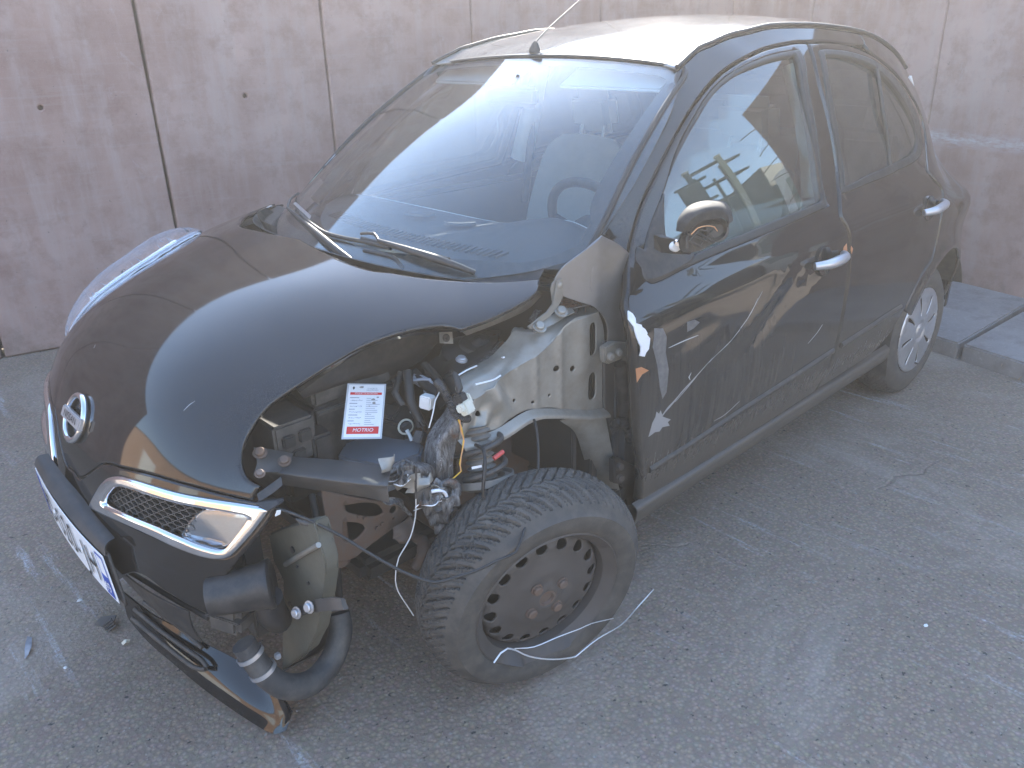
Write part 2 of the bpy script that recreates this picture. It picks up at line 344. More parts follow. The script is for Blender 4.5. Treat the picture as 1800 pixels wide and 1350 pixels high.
def panel(name, S, curves, mat, parent, th=.004, h=.035, scl=(1, 1), holes=(), gap=0, edge=.003, off=0, center=(1.2, 0, .6), step=.012, dense=False, fun=None):
    scl = np.array(scl, float)
    poly = np.array(curves, float)*scl if dense else dens(curves, scl, step)
    if area(poly) < 0: poly = poly[::-1]
    if gap: poly = inset(poly, gap)
    H = []
    for hc in holes:
        q0 = np.vstack([np.array(c_, float)*scl for c_ in hc]); per = np.linalg.norm(np.diff(q0, axis=0), axis=1).sum()
        q = dens(hc, scl, min(step, per/16))
        if area(q) < 0: q = q[::-1]
        H.append(q)
    loops = [poly]+H; pts = []; edges = []
    for lp in loops:
        b = len(pts); pts += list(lp); edges += [(b+i, b+(i+1) % len(lp)) for i in range(len(lp))]
    if edge:
        for i, lp in enumerate(loops):
            r = inset(lp, edge*1.6*(1 if i == 0 else -1))
            ok = inpoly(r, poly)
            for hq in H: ok &= ~inpoly(r, hq)
            dd = np.min([pdist(r, l2) for l2 in loops], axis=0)
            pts += list(r[ok & (dd > edge*1.1)])
    lo, hi = poly.min(0), poly.max(0)
    gx, gy = np.meshgrid(np.arange(lo[0]+h*.37, hi[0], h), np.arange(lo[1]+h*.37, hi[1], h*.9), indexing='ij')
    gx[:, 1::2] += h*.5
    g = np.c_[gx.ravel(), gy.ravel()]
    if len(g):
        ok = inpoly(g, poly)
        for hq in H: ok &= ~inpoly(g, hq)
        g = g[ok]
        if len(g):
            dd = np.min([pdist(g, l2) for l2 in loops], axis=0); g = g[dd > max(edge*3, h*.35)]; pts += list(g)
    r = mgeo.delaunay_2d_cdt([Vector(p) for p in pts], edges, [], 1, 1e-7)
    V2 = np.array([tuple(v) for v in r[0]]); F = [list(f) for f in r[2]]
    cen = np.array([V2[f].mean(0) for f in F]); ok = inpoly(cen, poly)
    for hq in H: ok &= ~inpoly(cen, hq)
    F = [f for f, k in zip(F, ok) if k]
    used = sorted({i for f in F for i in f}); mp = {a: b for b, a in enumerate(used)}; V2 = V2[used]; F = [[mp[i] for i in f] for f in F]
    uv = V2/scl; e = 1e-3
    ev = lambda q: S(q)
    P = ev(uv); du = (ev(uv+[e, 0])-ev(uv-[e, 0])); dv = (ev(uv+[0, e])-ev(uv-[0, e]))
    N = np.cross(du, dv); N /= np.linalg.norm(N, axis=1)[:, None]+1e-12
    sg = np.sign(((P-np.array(center))*N).sum(1).mean()) or 1
    N *= sg
    P = P+N*off
    if fun is not None: P = fun(P, N, uv)
    # orient faces with N
    F2 = []
    for f in F:
        a, b, c = P[f[0]], P[f[1]], P[f[2]]
        F2.append(f if np.dot(np.cross(b-a, c-a), N[f[0]]) > 0 else f[::-1])
    F = F2
    cnt = {}
    for f in F:
        for i in range(3):
            k = (f[i], f[(i+1) % 3]); cnt[k] = 1
    bed = [k for k in cnt if (k[1], k[0]) not in cnt]
    out = np.zeros_like(P); isb = np.zeros(len(P), bool)
    for a, b in bed:
        d = P[b]-P[a]; o = np.cross(d, N[a]); o /= np.linalg.norm(o)+1e-12; out[a] += o; out[b] += o; isb[a] = isb[b] = True
    L = np.linalg.norm(out, axis=1)[:, None]; out = out/np.maximum(L, 1e-9)
    NF = N.copy()
    if edge:
        P[isb] -= N[isb]*edge*.6; NF[isb] = N[isb]*.75+out[isb]*.65; NF /= np.linalg.norm(NF, axis=1)[:, None]
    n = len(P); B = P-N*th; NB = -N.copy(); NB[isb] = -N[isb]*.5+out[isb]*.85
    VV = np.vstack([P, B]); NN = np.vstack([NF, NB])
    FF = F+[[i+n for i in f[::-1]] for f in F]+[[b, a, a+n, b+n] for a, b in bed]
    return mesh(name, VV, FF, mat, parent, True, NN)
def tube(name, pts, r, mat, parent=None, seg=10, step=.02, smooth=True, corr=0, corr_n=0, closed=False):
    P = cr(pts, step, closed=closed) if len(pts) > 2 else cr(pts, step if corr else 9)
    n = len(P); rr = np.interp(np.linspace(0, 1, n), np.linspace(0, 1, len(r)), r) if hasattr(r, '__len__') else np.full(n, r)
    if corr: rr = rr+corr*np.sin(np.linspace(0, 2*np.pi*corr_n, n))
    T = np.gradient(P, axis=0); T /= np.linalg.norm(T, axis=1)[:, None]+1e-12
    a = np.array([0, 0, 1.]) if abs(T[0][2]) < .9 else np.array([1., 0, 0]); U = np.cross(T[0], a); U /= np.linalg.norm(U)
    V = []; F = []
    for i in range(n):
        U = U-T[i]*(U@T[i]); U /= np.linalg.norm(U); W_ = np.cross(T[i], U)
        for k in range(seg):
            t = 2*np.pi*k/seg; V.append(P[i]+rr[i]*(np.cos(t)*U+np.sin(t)*W_))
    m = n if closed else n-1
    for i in range(m):
        for k in range(seg):
            j = (i+1) % n; F.append([i*seg+k, i*seg+(k+1) % seg, j*seg+(k+1) % seg, j*seg+k])
    if not closed: F.append(list(range(seg))[::-1]); F.append([(n-1)*seg+k for k in range(seg)])
    o = mesh(name, V, F, mat, parent, smooth)
    if smooth: o.data.set_sharp_from_angle(angle=math.radians(60))
    return o
def frame_from(n, up=(0, 0, 1)):
    n = np.array(n, float); n /= np.linalg.norm(n); u = np.array(up, float); a = np.cross(u, n); a /= np.linalg.norm(a); b = np.cross(n, a)
    return a, b, n
def lathe(name, C, axis, prof, mat, parent=None, seg=32, sharp=35, up=(0, 0, 1), a0=0, a1=2*math.pi):
    # prof: list of (r, w) along axis
    a, b, n = frame_from(axis, up); C = np.array(C, float); V = []; F = []; full = abs(a1-a0-2*math.pi) < 1e-6; S_ = seg if full else seg+1
    for r, w_ in prof:
        for k in range(S_):
            t = a0+(a1-a0)*k/seg; V.append(C+n*w_+r*(np.cos(t)*a+np.sin(t)*b))
    for i in range(len(prof)-1):
        for k in range(seg):
            k2 = (k+1) % S_; F.append([i*S_+k, i*S_+k2, (i+1)*S_+k2, (i+1)*S_+k])
    if full:
        if prof[0][0] < .013: F.append(list(range(S_))[::-1])
        if prof[-1][0] < .031: F.append([(len(prof)-1)*S_+k for k in range(S_)])
    bm = bmesh.new(); vs_ = [bm.verts.new(p) for p in V]
    for f in F:
        try: bm.faces.new([vs_[i] for i in f])
        except ValueError: pass
    bmesh.ops.recalc_face_normals(bm, faces=bm.faces[:])
    me = bpy.data.meshes.new(name); bm.to_mesh(me); bm.free(); me.polygons.foreach_set('use_smooth', [True]*len(me.polygons)); me.set_sharp_from_angle(angle=math.radians(sharp))
    return link(name, me, mat, parent)
def boxb(bm, c, s, ax=None):
    c = np.array(c, float); s = np.array(s, float)/2; A = np.array(ax, float) if ax is not None else np.eye(3)
    v = [bm.verts.new(c+A[0]*s[0]*i+A[1]*s[1]*j+A[2]*s[2]*k) for i in (-1, 1) for j in (-1, 1) for k in (-1, 1)]
    for f in ((0, 1, 3, 2), (4, 6, 7, 5), (0, 4, 5, 1), (2, 3, 7, 6), (0, 2, 6, 4), (1, 5, 7, 3)): bm.faces.new([v[i] for i in f])
def box(name, c, s, mat, parent=None, ax=None, bevel=.004, seg=2):
    bm = bmesh.new(); boxb(bm, c, s, ax); return bm_obj(name, bm, mat, parent, True, bevel, seg)
def euler_axes(rx, ry, rz): return np.array(Matrix.Rotation(rz, 3, 'Z') @ Matrix.Rotation(ry, 3, 'Y') @ Matrix.Rotation(rx, 3, 'X')).T
def extr(name, poly, vec, mat, parent=None, bevel=.003, smooth=True):
    bm = bmesh.new(); A = [bm.verts.new(p) for p in poly]; B = [bm.verts.new(np.array(p)+np.array(vec)) for p in poly]; n = len(A)
    bm.faces.new(A); bm.faces.new(B[::-1])
    for i in range(n): bm.faces.new([A[i], A[(i+1) % n], B[(i+1) % n], B[i]])
    return bm_obj(name, bm, mat, parent, smooth, bevel)
def sheet(name, rows, mat, parent=None, th=.002, nu=6, nv=6, jit=0, seed=0, jf=30, smooth=True, holes=()):
    R = [cr(r, n=nv) for r in rows]; R = np.array(R)                  # rows x m x 3
    G = np.stack([cr(R[:, j], n=nu) for j in range(R.shape[1])], 1)
    n, m = G.shape[:2]
    if jit:
        r_ = np.random.default_rng(seed); ph = r_.uniform(0, 6.28, (6, 3)); kk = r_.normal(size=(6, 3))*jf
        gu = np.gradient(G, axis=0); gv = np.gradient(G, axis=1); N = np.cross(gu, gv); N /= np.linalg.norm(N, axis=2)[..., None]+1e-12
        d = sum(np.abs(np.sin((G*k).sum(-1)+p[0]))-.6 for k, p in zip(kk, ph))/3
        G = G+N*(d*jit)[..., None]
    gu = np.gradient(G, axis=0); gv = np.gradient(G, axis=1); N = np.cross(gu, gv); N /= np.linalg.norm(N, axis=2)[..., None]+1e-12
    V = np.vstack([G.reshape(-1, 3), (G-N*th).reshape(-1, 3)]); k0 = n*m; F = []
    for i in range(n-1):
        for j in range(m-1):
            a = [i*m+j, i*m+j+1, (i+1)*m+j+1, (i+1)*m+j]; F.append(a); F.append([x+k0 for x in a[::-1]])
    ring = [j for j in range(m)]+[i*m+m-1 for i in range(1, n)]+[(n-1)*m+j for j in range(m-2, -1, -1)]+[i*m for i in range(n-2, 0, -1)]
    for i in range(len(ring)):
        a, b = ring[i], ring[(i+1) % len(ring)]; F.append([b, a, a+k0, b+k0])
    o = mesh(name, V, F, mat, parent, smooth); o.data.set_sharp_from_angle(angle=math.radians(38)); return o
def text(name, s, mat, parent, O, ex, ey, size, depth=.0006, align='CENTER', shear=0, sx=1):
    cu = bpy.data.curves.new(name, 'FONT'); cu.body = s; cu.size = 1; cu.extrude = 0; cu.align_x = align; cu.align_y = 'CENTER'; cu.shear = shear
    o = bpy.data.objects.new(name, cu); COL.objects.link(o); bpy.context.view_layer.update()
    me = bpy.data.meshes.new_from_object(o.evaluated_get(bpy.context.evaluated_depsgraph_get())); bpy.data.objects.remove(o)
    O = np.array(O, float); ex = np.array(ex, float); ey = np.array(ey, float); n = np.cross(ex, ey); n /= np.linalg.norm(n)
    for v in me.vertices: v.co = Vector(O+ex*v.co.x*size*sx+ey*v.co.y*size+n*depth)
    me.name = name; me.materials.clear(); return link(name, me, mat, parent)
def quad(name, O, ex, ey, x0, x1, y0, y1, mat, parent, d=.0004, th=.0003):
    O = np.array(O, float); ex = np.array(ex, float); ey = np.array(ey, float); n = np.cross(ex, ey); n /= np.linalg.norm(n)
    V = [O+ex*x+ey*y+n*k for k in (d, d-th) for x, y in ((x0, y0), (x1, y0), (x1, y1), (x0, y1))]
    return mesh(name, V, [[0, 1, 2, 3], [7, 6, 5, 4], [0, 4, 5, 1], [1, 5, 6, 2], [2, 6, 7, 3], [3, 7, 4, 0]], mat, parent, False)
def bolt(name, P, n, r, mat, parent, washer=1.7):
    return lathe(name, P, n, [(r*washer, 0), (r*washer, r*.25), (r*1.15, r*.3), (r*1.15, r*.9), (r*.9, r*1.1)], mat, parent, 12, 30, up=(.3, .2, 1))
# ================================================================== SETTING
def ground_mat():
    m, t, b = new_mat('worn_asphalt'); v = coords(t)
    big = noise(t, v, .55, 6, .6); mid = noise(t, v, 5, 7, .7); fine = noise(t, v, 130, 4, .75)
    c = mixc(t, ramp(t, big, .32, .68), (.265, .205, .155), (.36, .285, .22))
    c = mixc(t, math_(t, 'MULTIPLY', ramp(t, mid, .45, .75), .6), c, (.33, .275, .22))
    vo = t.nodes.new('ShaderNodeTexVoronoi'); vo.inputs['Scale'].default_value = 85; t.links.new(v, vo.inputs['Vector'])
    agg = ramp(t, vo.outputs['Distance'], .08, .55)
    c = mixc(t, .62, c, mixc(t, agg, (.62, .60, .58), (.30, .30, .30)), 'OVERLAY')
    vc = mixc(t, .07, c, vo.outputs['Color'], 'SOFT_LIGHT'); c = vc
    c = mixc(t, ramp(t, fine, .60, .70), c, (.44, .40, .36)); c = mixc(t, ramp(t, noise(t, v, 55, 3, .6), .63, .70), c, (.07, .065, .058))
    # pale scuffs dragged along one direction
    sv = coords(t, (15, 1.3, 1), (0, 0, math.radians(-6))); s = noise(t, sv, 1.25, 9, .80, .25); gate = ramp(t, noise(t, v, 1.3, 3, .5), .45, .60)
    grit = ramp(t, noise(t, v, 95, 5, .8), .40, .60)
    c = mixc(t, math_(t, 'MULTIPLY', math_(t, 'MULTIPLY', ramp(t, s, .545, .66), gate), math_(t, 'MULTIPLY', grit, .9)), c, (.62, .64, .68))
    c = mixc(t, math_(t, 'MULTIPLY', ramp(t, noise(t, v, .9, 9, .72, .4), .52, .70), .55), c, (.46, .395, .335))
    # dry dirt drifts
    c = mixc(t, math_(t, 'MULTIPLY', ramp(t, noise(t, v, 2.2, 8, .72, .6), .54, .72), .5), c, (.31, .25, .185))
    # cracks
    vk = t.nodes.new('ShaderNodeTexVoronoi'); vk.feature = 'DISTANCE_TO_EDGE'; vk.inputs['Scale'].default_value = .62
    dv = t.nodes.new('ShaderNodeVectorMath'); dv.operation = 'ADD'; t.links.new(v, dv.inputs[0])
    nz = t.nodes.new('ShaderNodeTexNoise'); nz.inputs['Scale'].default_value = 5; nz.inputs['Detail'].default_value = 8
    t.links.new(v, nz.inputs['Vector']); ms = t.nodes.new('ShaderNodeVectorMath'); ms.operation = 'SCALE'; ms.inputs['Scale'].default_value = .16
    t.links.new(nz.outputs['Color'], ms.inputs[0]); t.links.new(ms.outputs[0], dv.inputs[1]); t.links.new(dv.outputs[0], vk.inputs['Vector'])
    crack = math_(t, 'MULTIPLY', ramp(t, vk.outputs['Distance'], .0, .0035, (1, 1, 1, 1), (0, 0, 0, 1)), ramp(t, noise(t, v, .8, 2), .54, .62))
    c = mixc(t, math_(t, 'MULTIPLY', crack, .22), c, (.03, .028, .025))
    t.links.new(c, b.inputs['Base Color']); b.inputs['Roughness'].default_value = .85; b.inputs['Specular IOR Level'].default_value = .35
    h = math_(t, 'ADD', math_(t, 'MULTIPLY', vo.outputs['Distance'], .7), fine); h = math_(t, 'SUBTRACT', h, math_(t, 'MULTIPLY', crack, 1.2)); bump(t, b, h, .55, .006)
    return m
GROUND = ground_mat()
g = mesh('ground', [(-60, -60, 0), (60, -60, 0), (60, 60, 0), (-60, 60, 0)], [[0, 1, 2, 3]], GROUND, None, False); struct(g)
def concrete_mat():
    m, t, b = new_mat('board_marked_concrete'); v = coords(t)
    oi = t.nodes.new('ShaderNodeObjectInfo'); off = t.nodes.new('ShaderNodeVectorMath'); off.operation = 'ADD'
    sc_ = t.nodes.new('ShaderNodeVectorMath'); sc_.operation = 'SCALE'; t.links.new(oi.outputs['Location'], sc_.inputs[0]); sc_.inputs['Scale'].default_value = 1.0
    big = noise(t, v, 1.6, 7, .62, .3); mid = noise(t, v, 7, 8, .7)
    c = mixc(t, ramp(t, big, .38, .62), (.385, .265, .228), (.27, .17, .143))
    c = mixc(t, math_(t, 'MULTIPLY', ramp(t, noise(t, coords(t, (9, 9, .9)), 1, 6, .7), .45, .70), .6), c, (.37, .295, .27))
    c = mixc(t, math_(t, 'MULTIPLY', ramp(t, mid, .48, .66), .6), c, (.20, .115, .092))
    c = mixc(t, math_(t, 'MULTIPLY', ramp(t, noise(t, coords(t, (1.2, 1.2, 26)), 2, 6, .75), .52, .7), .30), c, (.35, .29, .265))
    sep = t.nodes.new('ShaderNodeSeparateXYZ'); t.links.new(v, sep.inputs[0])
    # white rubbing scuff along the bay at bumper height, right-hand wall
    zb = math_(t, 'ADD', sep.outputs[2], math_(t, 'MULTIPLY', noise(t, v, 3.5, 6, .7), .10)); band = ramp(t, math_(t, 'ABSOLUTE', math_(t, 'SUBTRACT', zb, .925)), .0, .05, (1, 1, 1, 1), (0, 0, 0, 1))
    xm = t.nodes.new('ShaderNodeMapRange'); xm.inputs[1].default_value = 3.0; xm.inputs[2].default_value = 3.4; t.links.new(sep.outputs[0], xm.inputs[0])
    sc2 = math_(t, 'MULTIPLY', math_(t, 'MULTIPLY', band, xm.outputs[0]), ramp(t, noise(t, coords(t, (14, 14, 50)), 1, 6, .8), .40, .62))
    c = mixc(t, math_(t, 'MULTIPLY', sc2, .75), c, (.52, .53, .56))
    st = ramp(t, noise(t, coords(t, (3, 3, 1.2), (.6, .3, 0)), 1.3, 9, .8, 1.5), .60, .72); c = mixc(t, math_(t, 'MULTIPLY', st, .45), c, (.44, .39, .38))
    low = t.nodes.new('ShaderNodeMapRange'); low.inputs[1].default_value = .25; low.inputs[2].default_value = 0; t.links.new(sep.outputs[2], low.inputs[0])
    c = mixc(t, math_(t, 'MULTIPLY', math_(t, 'MULTIPLY', low.outputs[0], ramp(t, mid, .35, .6)), .5), c, (.15, .13, .11))
    pit = ramp(t, noise(t, v, 48, 4, .6), .69, .74); c = mixc(t, math_(t, 'MULTIPLY', pit, .7), c, (.10, .085, .08))
    c = mixc(t, math_(t, 'MULTIPLY', ramp(t, noise(t, v, 190, 3, .7), .60, .72), .5), c, (.38, .32, .295))
    t.links.new(c, b.inputs['Base Color']); b.inputs['Roughness'].default_value = .8
    h = math_(t, 'SUBTRACT', math_(t, 'ADD', math_(t, 'MULTIPLY', noise(t, v, 130, 5, .7), .5), math_(t, 'MULTIPLY', mid, .4)), pit); bump(t, b, h, .35, .004); return m
CONC = concrete_mat()
WALLH = 2.62
LA = np.array([-.2976, 2.708]); LD = np.array([math.cos(math.radians(-13)), math.sin(math.radians(-13))]); RE = np.array([.225, .9744])
def plane_s(o, d, n, jit):
    return lambda uv: np.c_[o[0]+d[0]*uv[:, 0]+n[0]*jit(uv), o[1]+d[1]*uv[:, 0]+n[1]*jit(uv), uv[:, 1]]
def build_wall(lab, o, d, n, splits, hole, z0):
    t = thing('concrete_wall', lab, 'wall', (0, 0, 0), 'concrete walls of the bay')
    for i, (a, b) in enumerate(zip(splits[:-1], splits[1:])):
        j0 = rng.uniform(-.004, .004); tw = rng.uniform(-.004, .004); mid = (a+b)/2
        S = plane_s(o, d, n, lambda uv, j0=j0, tw=tw, mid=mid: j0+tw*(uv[:, 0]-mid)+.0015*np.sin(uv[:, 1]*9+mid*7))
        hs = []
        if hole and i in hole:
            cx = hole[i]; hs = [[[(cx+.013*math.cos(q), 1.21+.013*math.sin(q)) for q in np.linspace(0, 2*math.pi, 10)]]]
        wob = [(a+rng.uniform(0, .005), z0+(WALLH-z0)*k/7) for k in range(8)]; wob2 = [(b-rng.uniform(0, .005), WALLH-(WALLH-z0)*k/7) for k in range(8)]
        curves = [wob, [wob[-1], wob2[0]], wob2, [wob2[-1], wob[0]]]
        p = panel('wall_panel', S, curves, CONC, t, th=.15, h=.2, holes=hs, gap=(.0045 if not (hole and i in (3, 4, 5)) else .0062), edge=.006, step=.05, center=(o[0]-n[0]*3+d[0]*mid, o[1]-n[1]*3+d[1]*mid, 1.2))
        if hs:
            c0 = o+d*cx
            lathe('tie_hole_plug', (c0[0]-n[0]*.035, c0[1]-n[1]*.035, 1.21), (n[0], n[1], 0), [(.016, -.01), (.016, 0), (.004, .001)], RUSTY, p, 12)
    for b in splits[1:-1]:
        box('joint_backing', (o[0]+d[0]*b-n[0]*.165, o[1]+d[1]*b-n[1]*.165, (z0+WALLH)/2), (.12, .03, WALLH-z0-.02), CONC, t, (np.array([d[0], d[1], 0]), np.array([n[0], n[1], 0]), np.array([0, 0, 1.])), 0)  # unseen strip added behind each joint to stop sunlight shining through
    return t
LN = np.array([math.sin(math.radians(-13)), -math.cos(math.radians(-13))])
RB = np.array([3.95, -.60]); _M = np.array([[LD[0], -RE[0]], [LD[1], -RE[1]]]); _s = np.linalg.solve(_M, RB-LA); CORNER = LA+LD*_s[0]
ls = [-.02-.95*k+.0 for k in range(4, 0, -1)]+[.93-.95, .93, 1.87, 2.79, 3.74, _s[0]+.16]
build_wall('long tall concrete panel wall behind the car with narrow upright joints', LA, LD, LN, ls, {4: .42, 5: 1.40, 7: 3.3}, 0)
rs = [-4.0+.0, -3.0, -1.98+.0, -1.03, -.08+.0]
def _rj(px, z):  # joints of the right-hand wall, metres from the corner
    return px
build_wall('side concrete wall closing the bay beside the rear wheel', CORNER, -RE, np.array([-RE[1], RE[0]]), [-.0, .72, 1.66, 2.60, 3.90], {2: 2.17}, 0)
# rebar stubs on the free end of the side wall
tw = CORNER-RE*3.9
for k in range(6):
    z = 1.35+.2*k+rng.uniform(-.05, .05); a = rng.uniform(-.5, .5)
    p0 = np.array([tw[0]+.08, tw[1]+.02, z]); p1 = p0+np.array([rng.uniform(-.06, .06), -.22-rng.uniform(0, .12), a*.12])
    o = tube('rebar_stub', [p0, (p0+p1)/2+np.array([0, 0, .01]), p1], .006, RUSTY, None, 8)
    tag(o, ['lowest', 'second lowest', 'third from the bottom', 'third from the top', 'second highest', 'topmost'][k]+' rusty rebar stub on the free end of the side wall', 'rebar', 'rebar stubs on the wall end')
# pavement slabs on the right
def slab(pts, z, lab):
    bm = bmesh.new(); A = [bm.verts.new((x, y, z)) for x, y in pts]; B = [bm.verts.new((x, y, -.05)) for x, y in pts]; n = len(A)
    bm.faces.new(A); bm.faces.new(B[::-1])
    for i in range(n): bm.faces.new([A[i], A[(i+1) % n], B[(i+1) % n], B[i]])
    o = bm_obj('pavement_slab', bm, SLABM, None, True, .008, 2); struct(o, lab); return o
def slab_mat():
    m, t, b = new_mat('pavement_concrete'); v = coords(t); n1 = noise(t, v, 3, 7, .7); n2 = noise(t, v, 60, 4, .7)
    c = mixc(t, ramp(t, n1, .3, .7), (.20, .19, .185), (.30, .285, .275)); c = mixc(t, math_(t, 'MULTIPLY', ramp(t, n2, .55, .7), .5), c, (.36, .35, .34))
    c = mixc(t, math_(t, 'MULTIPLY', ramp(t, noise(t, v, 9, 6), .52, .7), .4), c, (.12, .10, .085))
    t.links.new(c, b.inputs['Base Color']); b.inputs['Roughness'].default_value = .85; bump(t, b, n2, .3, .004); return m
SLABM = slab_mat()
k0 = np.array([3.02, -.52]); kd = np.array([-.22, -.975]); j1 = np.array((3.0275,-0.7833,0.08)[:2]); j2 = np.array((3.731,-0.8019,0.08)[:2]); jd = (j2-j1)/np.linalg.norm(j2-j1)
fr = lambda s: k0+kd*s
sj = float(((j1-k0)@kd)); jw = j1+jd*1.02
up_ = np.array([.974, -.22])
wl = lambda s: np.array([3.95, -.60])+kd*s
slab([tuple(fr(-1.6)), tuple(fr(sj-.012)), tuple(jw+np.array([.0, .02])), tuple(wl(-1.75))], .08, 'raised concrete pavement slab behind the rear wheel')
slab([tuple(fr(sj+.012)), tuple(fr(1.75)), tuple(wl(1.6)), tuple(jw-np.array([.0, .02]))], .084, 'raised concrete pavement slab at the right edge')
# loose grit on the ground
V = []; F = []
for k in range(2600):
    if k < 1500: x, y = rng.uniform(-1.2, 1.6), rng.uniform(-1.9, .5)
    else: x, y = rng.uniform(-1.2, 3.2), rng.uniform(-1.9, 2.6)
    r = .0012+.0035*rng.random()**4; b0 = len(V); a = rng.uniform(0, 6)
    for q in range(4): V.append((x+r*math.cos(a+q*1.57)*rng.uniform(.6, 1.4), y+r*math.sin(a+q*1.57)*rng.uniform(.6, 1.4), .0))
    V.append((x, y, r*rng.uniform(.7, 1.3))); F += [[b0, b0+1, b0+4], [b0+1, b0+2, b0+4], [b0+2, b0+3, b0+4], [b0+3, b0, b0+4]]
GRIT = simple('grit_stone', (.22, .21, .195), .9, dirt=.6, dirtc=(.4, .39, .37), scale=3)
stuff(mesh('gravel', V, F, GRIT, None, False))['label'] = 'fine loose grit scattered over the asphalt'
# dry weeds by the kerb, scraps on the ground
t = thing('dry_weed', 'small tuft of dry brown weeds at the foot of the kerb', 'weed', (2.9358,-1.0409,0))
for k in range(34):
    a = rng.uniform(0, 6.28); l = rng.uniform(.03, .10); p = np.array([rng.normal()*.025, rng.normal()*.03, 0])
    if k < 14: tube('stem', [p, p+np.array([math.cos(a)*l*.3, math.sin(a)*l*.3, l*.5]), p+np.array([math.cos(a)*l*.8, math.sin(a)*l*.8, l*.55])], [.0018, .0008], DRY, t, 5)
    else:
        if k == 14: VV = []; FF = []
        b0 = len(VV); q = p+np.array([math.cos(a)*l*.6, math.sin(a)*l*.6, .02*rng.random()]); VV += [p, p+np.array([.004, .002, .0]), q]; FF.append([b0, b0+1, b0+2])
mesh('dry_leaves', VV, FF, DRY, t, False)['kind'] = 'stuff'
# =================================================================== THE CAR
CAR = thing('damaged_car', 'black crashed five-door hatchback with its front corner torn off and wheel bent out', 'car')
C3 = (1.2, 0, .6)
def mir(cs): return [[(u, -v) for u, v in reversed(c)] for c in reversed(cs)]
N_SC = (1.45, 1.0)
rear_e = [(0.012, 0), (0.0344,-0.3126), (0.0312,-0.3971), (0.0283,-0.4839), (0.0206,-0.574), (0.0123,-0.6208), (0.0019,-0.6508)]
side_e = [(0.0019,-0.6508), (0.0297,-0.6772), (0.0522,-0.6851), (0.0895,-0.6784), (0.1159,-0.6588)]
lamp_e = [(0.1159,-0.6588), (0.113,-0.6395), (0.1138,-0.6232), (0.1269,-0.5938), (0.1456,-0.5696), (0.177,-0.546), (0.2185,-0.5331), (0.2659,-0.5244), (0.3196,-0.514), (0.3738,-0.5186), (0.4153,-0.5266), (0.4492,-0.5436), (0.4718,-0.5656), (0.478,-0.5884)]
nose_e = [(0.5117,-0.5845), (0.5127,-0.531), (0.5144,-0.4689), (0.5275,-0.3606), (0.5502,-0.2578), (0.5761,-0.1665), (.655, -.06), (.658, 0)]
half = [rear_e, side_e, lamp_e, [lamp_e[-1], nose_e[0]], nose_e]
hood = panel('hood', S_nose, half+mir(half), PAINT, CAR, th=.012, h=.03, scl=N_SC, gap=.0015, edge=.004, center=(.35, 0, .45))
# fine scuffs on the hood
def scratch(name, S, pts, wd, mat, parent, scl, off=.0006, center=C3):
    P = cr(np.array(pts, float)*np.array(scl), .01); T = np.gradient(P, axis=0); T /= np.linalg.norm(T, axis=1)[:, None]; Nn = np.c_[-T[:, 1], T[:, 0]]
    k = np.linspace(0, 1, len(P)); ww = wd*(np.interp(k, [0, .1, .5, .9, 1], [.2, .8, 1, .7, .15]) if not hasattr(wd, '__len__') else 1)
    if hasattr(wd, '__len__'): ww = np.interp(k, np.linspace(0, 1, len(wd)), wd)
    L = np.vstack([P+Nn*ww[:, None]/2, (P-Nn*ww[:, None]/2)[::-1]])/np.array(scl)
    return panel(name, S, L, mat, parent, th=.0004, h=.5, scl=scl, edge=0, off=off, center=center, dense=True)
SCUFF = flat('pale_scuff', (.42, .42, .42), .7)
for a, b in (((322,714),(340,706)), ((330,722),(338,716)), ((168,655),(176,645))): pass
scratch('scratch', S_nose, [(0.3832,-0.3668), (0.3686,-0.3702), (0.3595,-0.3752)], .0016, SCUFF, hood, N_SC, center=(.35, 0, .45))
scratch('scratch', S_nose, [(0.3753,0.1029), (0.3677,0.1073)], .0014, SCUFF, hood, N_SC, center=(.35, 0, .45))
# emblem on the nose
em = (0.5276,0.0133); eP = S_nose(np.array([em]))[0]; eN = np.cross(S_nose(np.array([[em[0]+.002, em[1]]]))[0]-eP, S_nose(np.array([[em[0], em[1]+.002]]))[0]-eP); eN /= np.linalg.norm(eN)
if eN[0] > 0: eN = -eN
ea, eb, en = frame_from(eN)
E0 = eP+en*.006
R1, R2 = .054, .054
emb = tube('emblem', [E0+R1*(math.cos(q)*ea+math.sin(q)*eb) for q in np.linspace(0, 2*math.pi, 28, endpoint=False)], .0085, CHROME, CAR, 12, closed=True)
bm = bmesh.new(); boxb(bm, E0+en*.006, (.128, .030, .012), (ea, eb, en)); bm_obj('emblem_bar', bm, HANDLE, emb, True, .003)
text('emblem_lettering', 'NISSAN', INK, emb, E0+en*.0125, ea, eb, .023, sx=1.12)
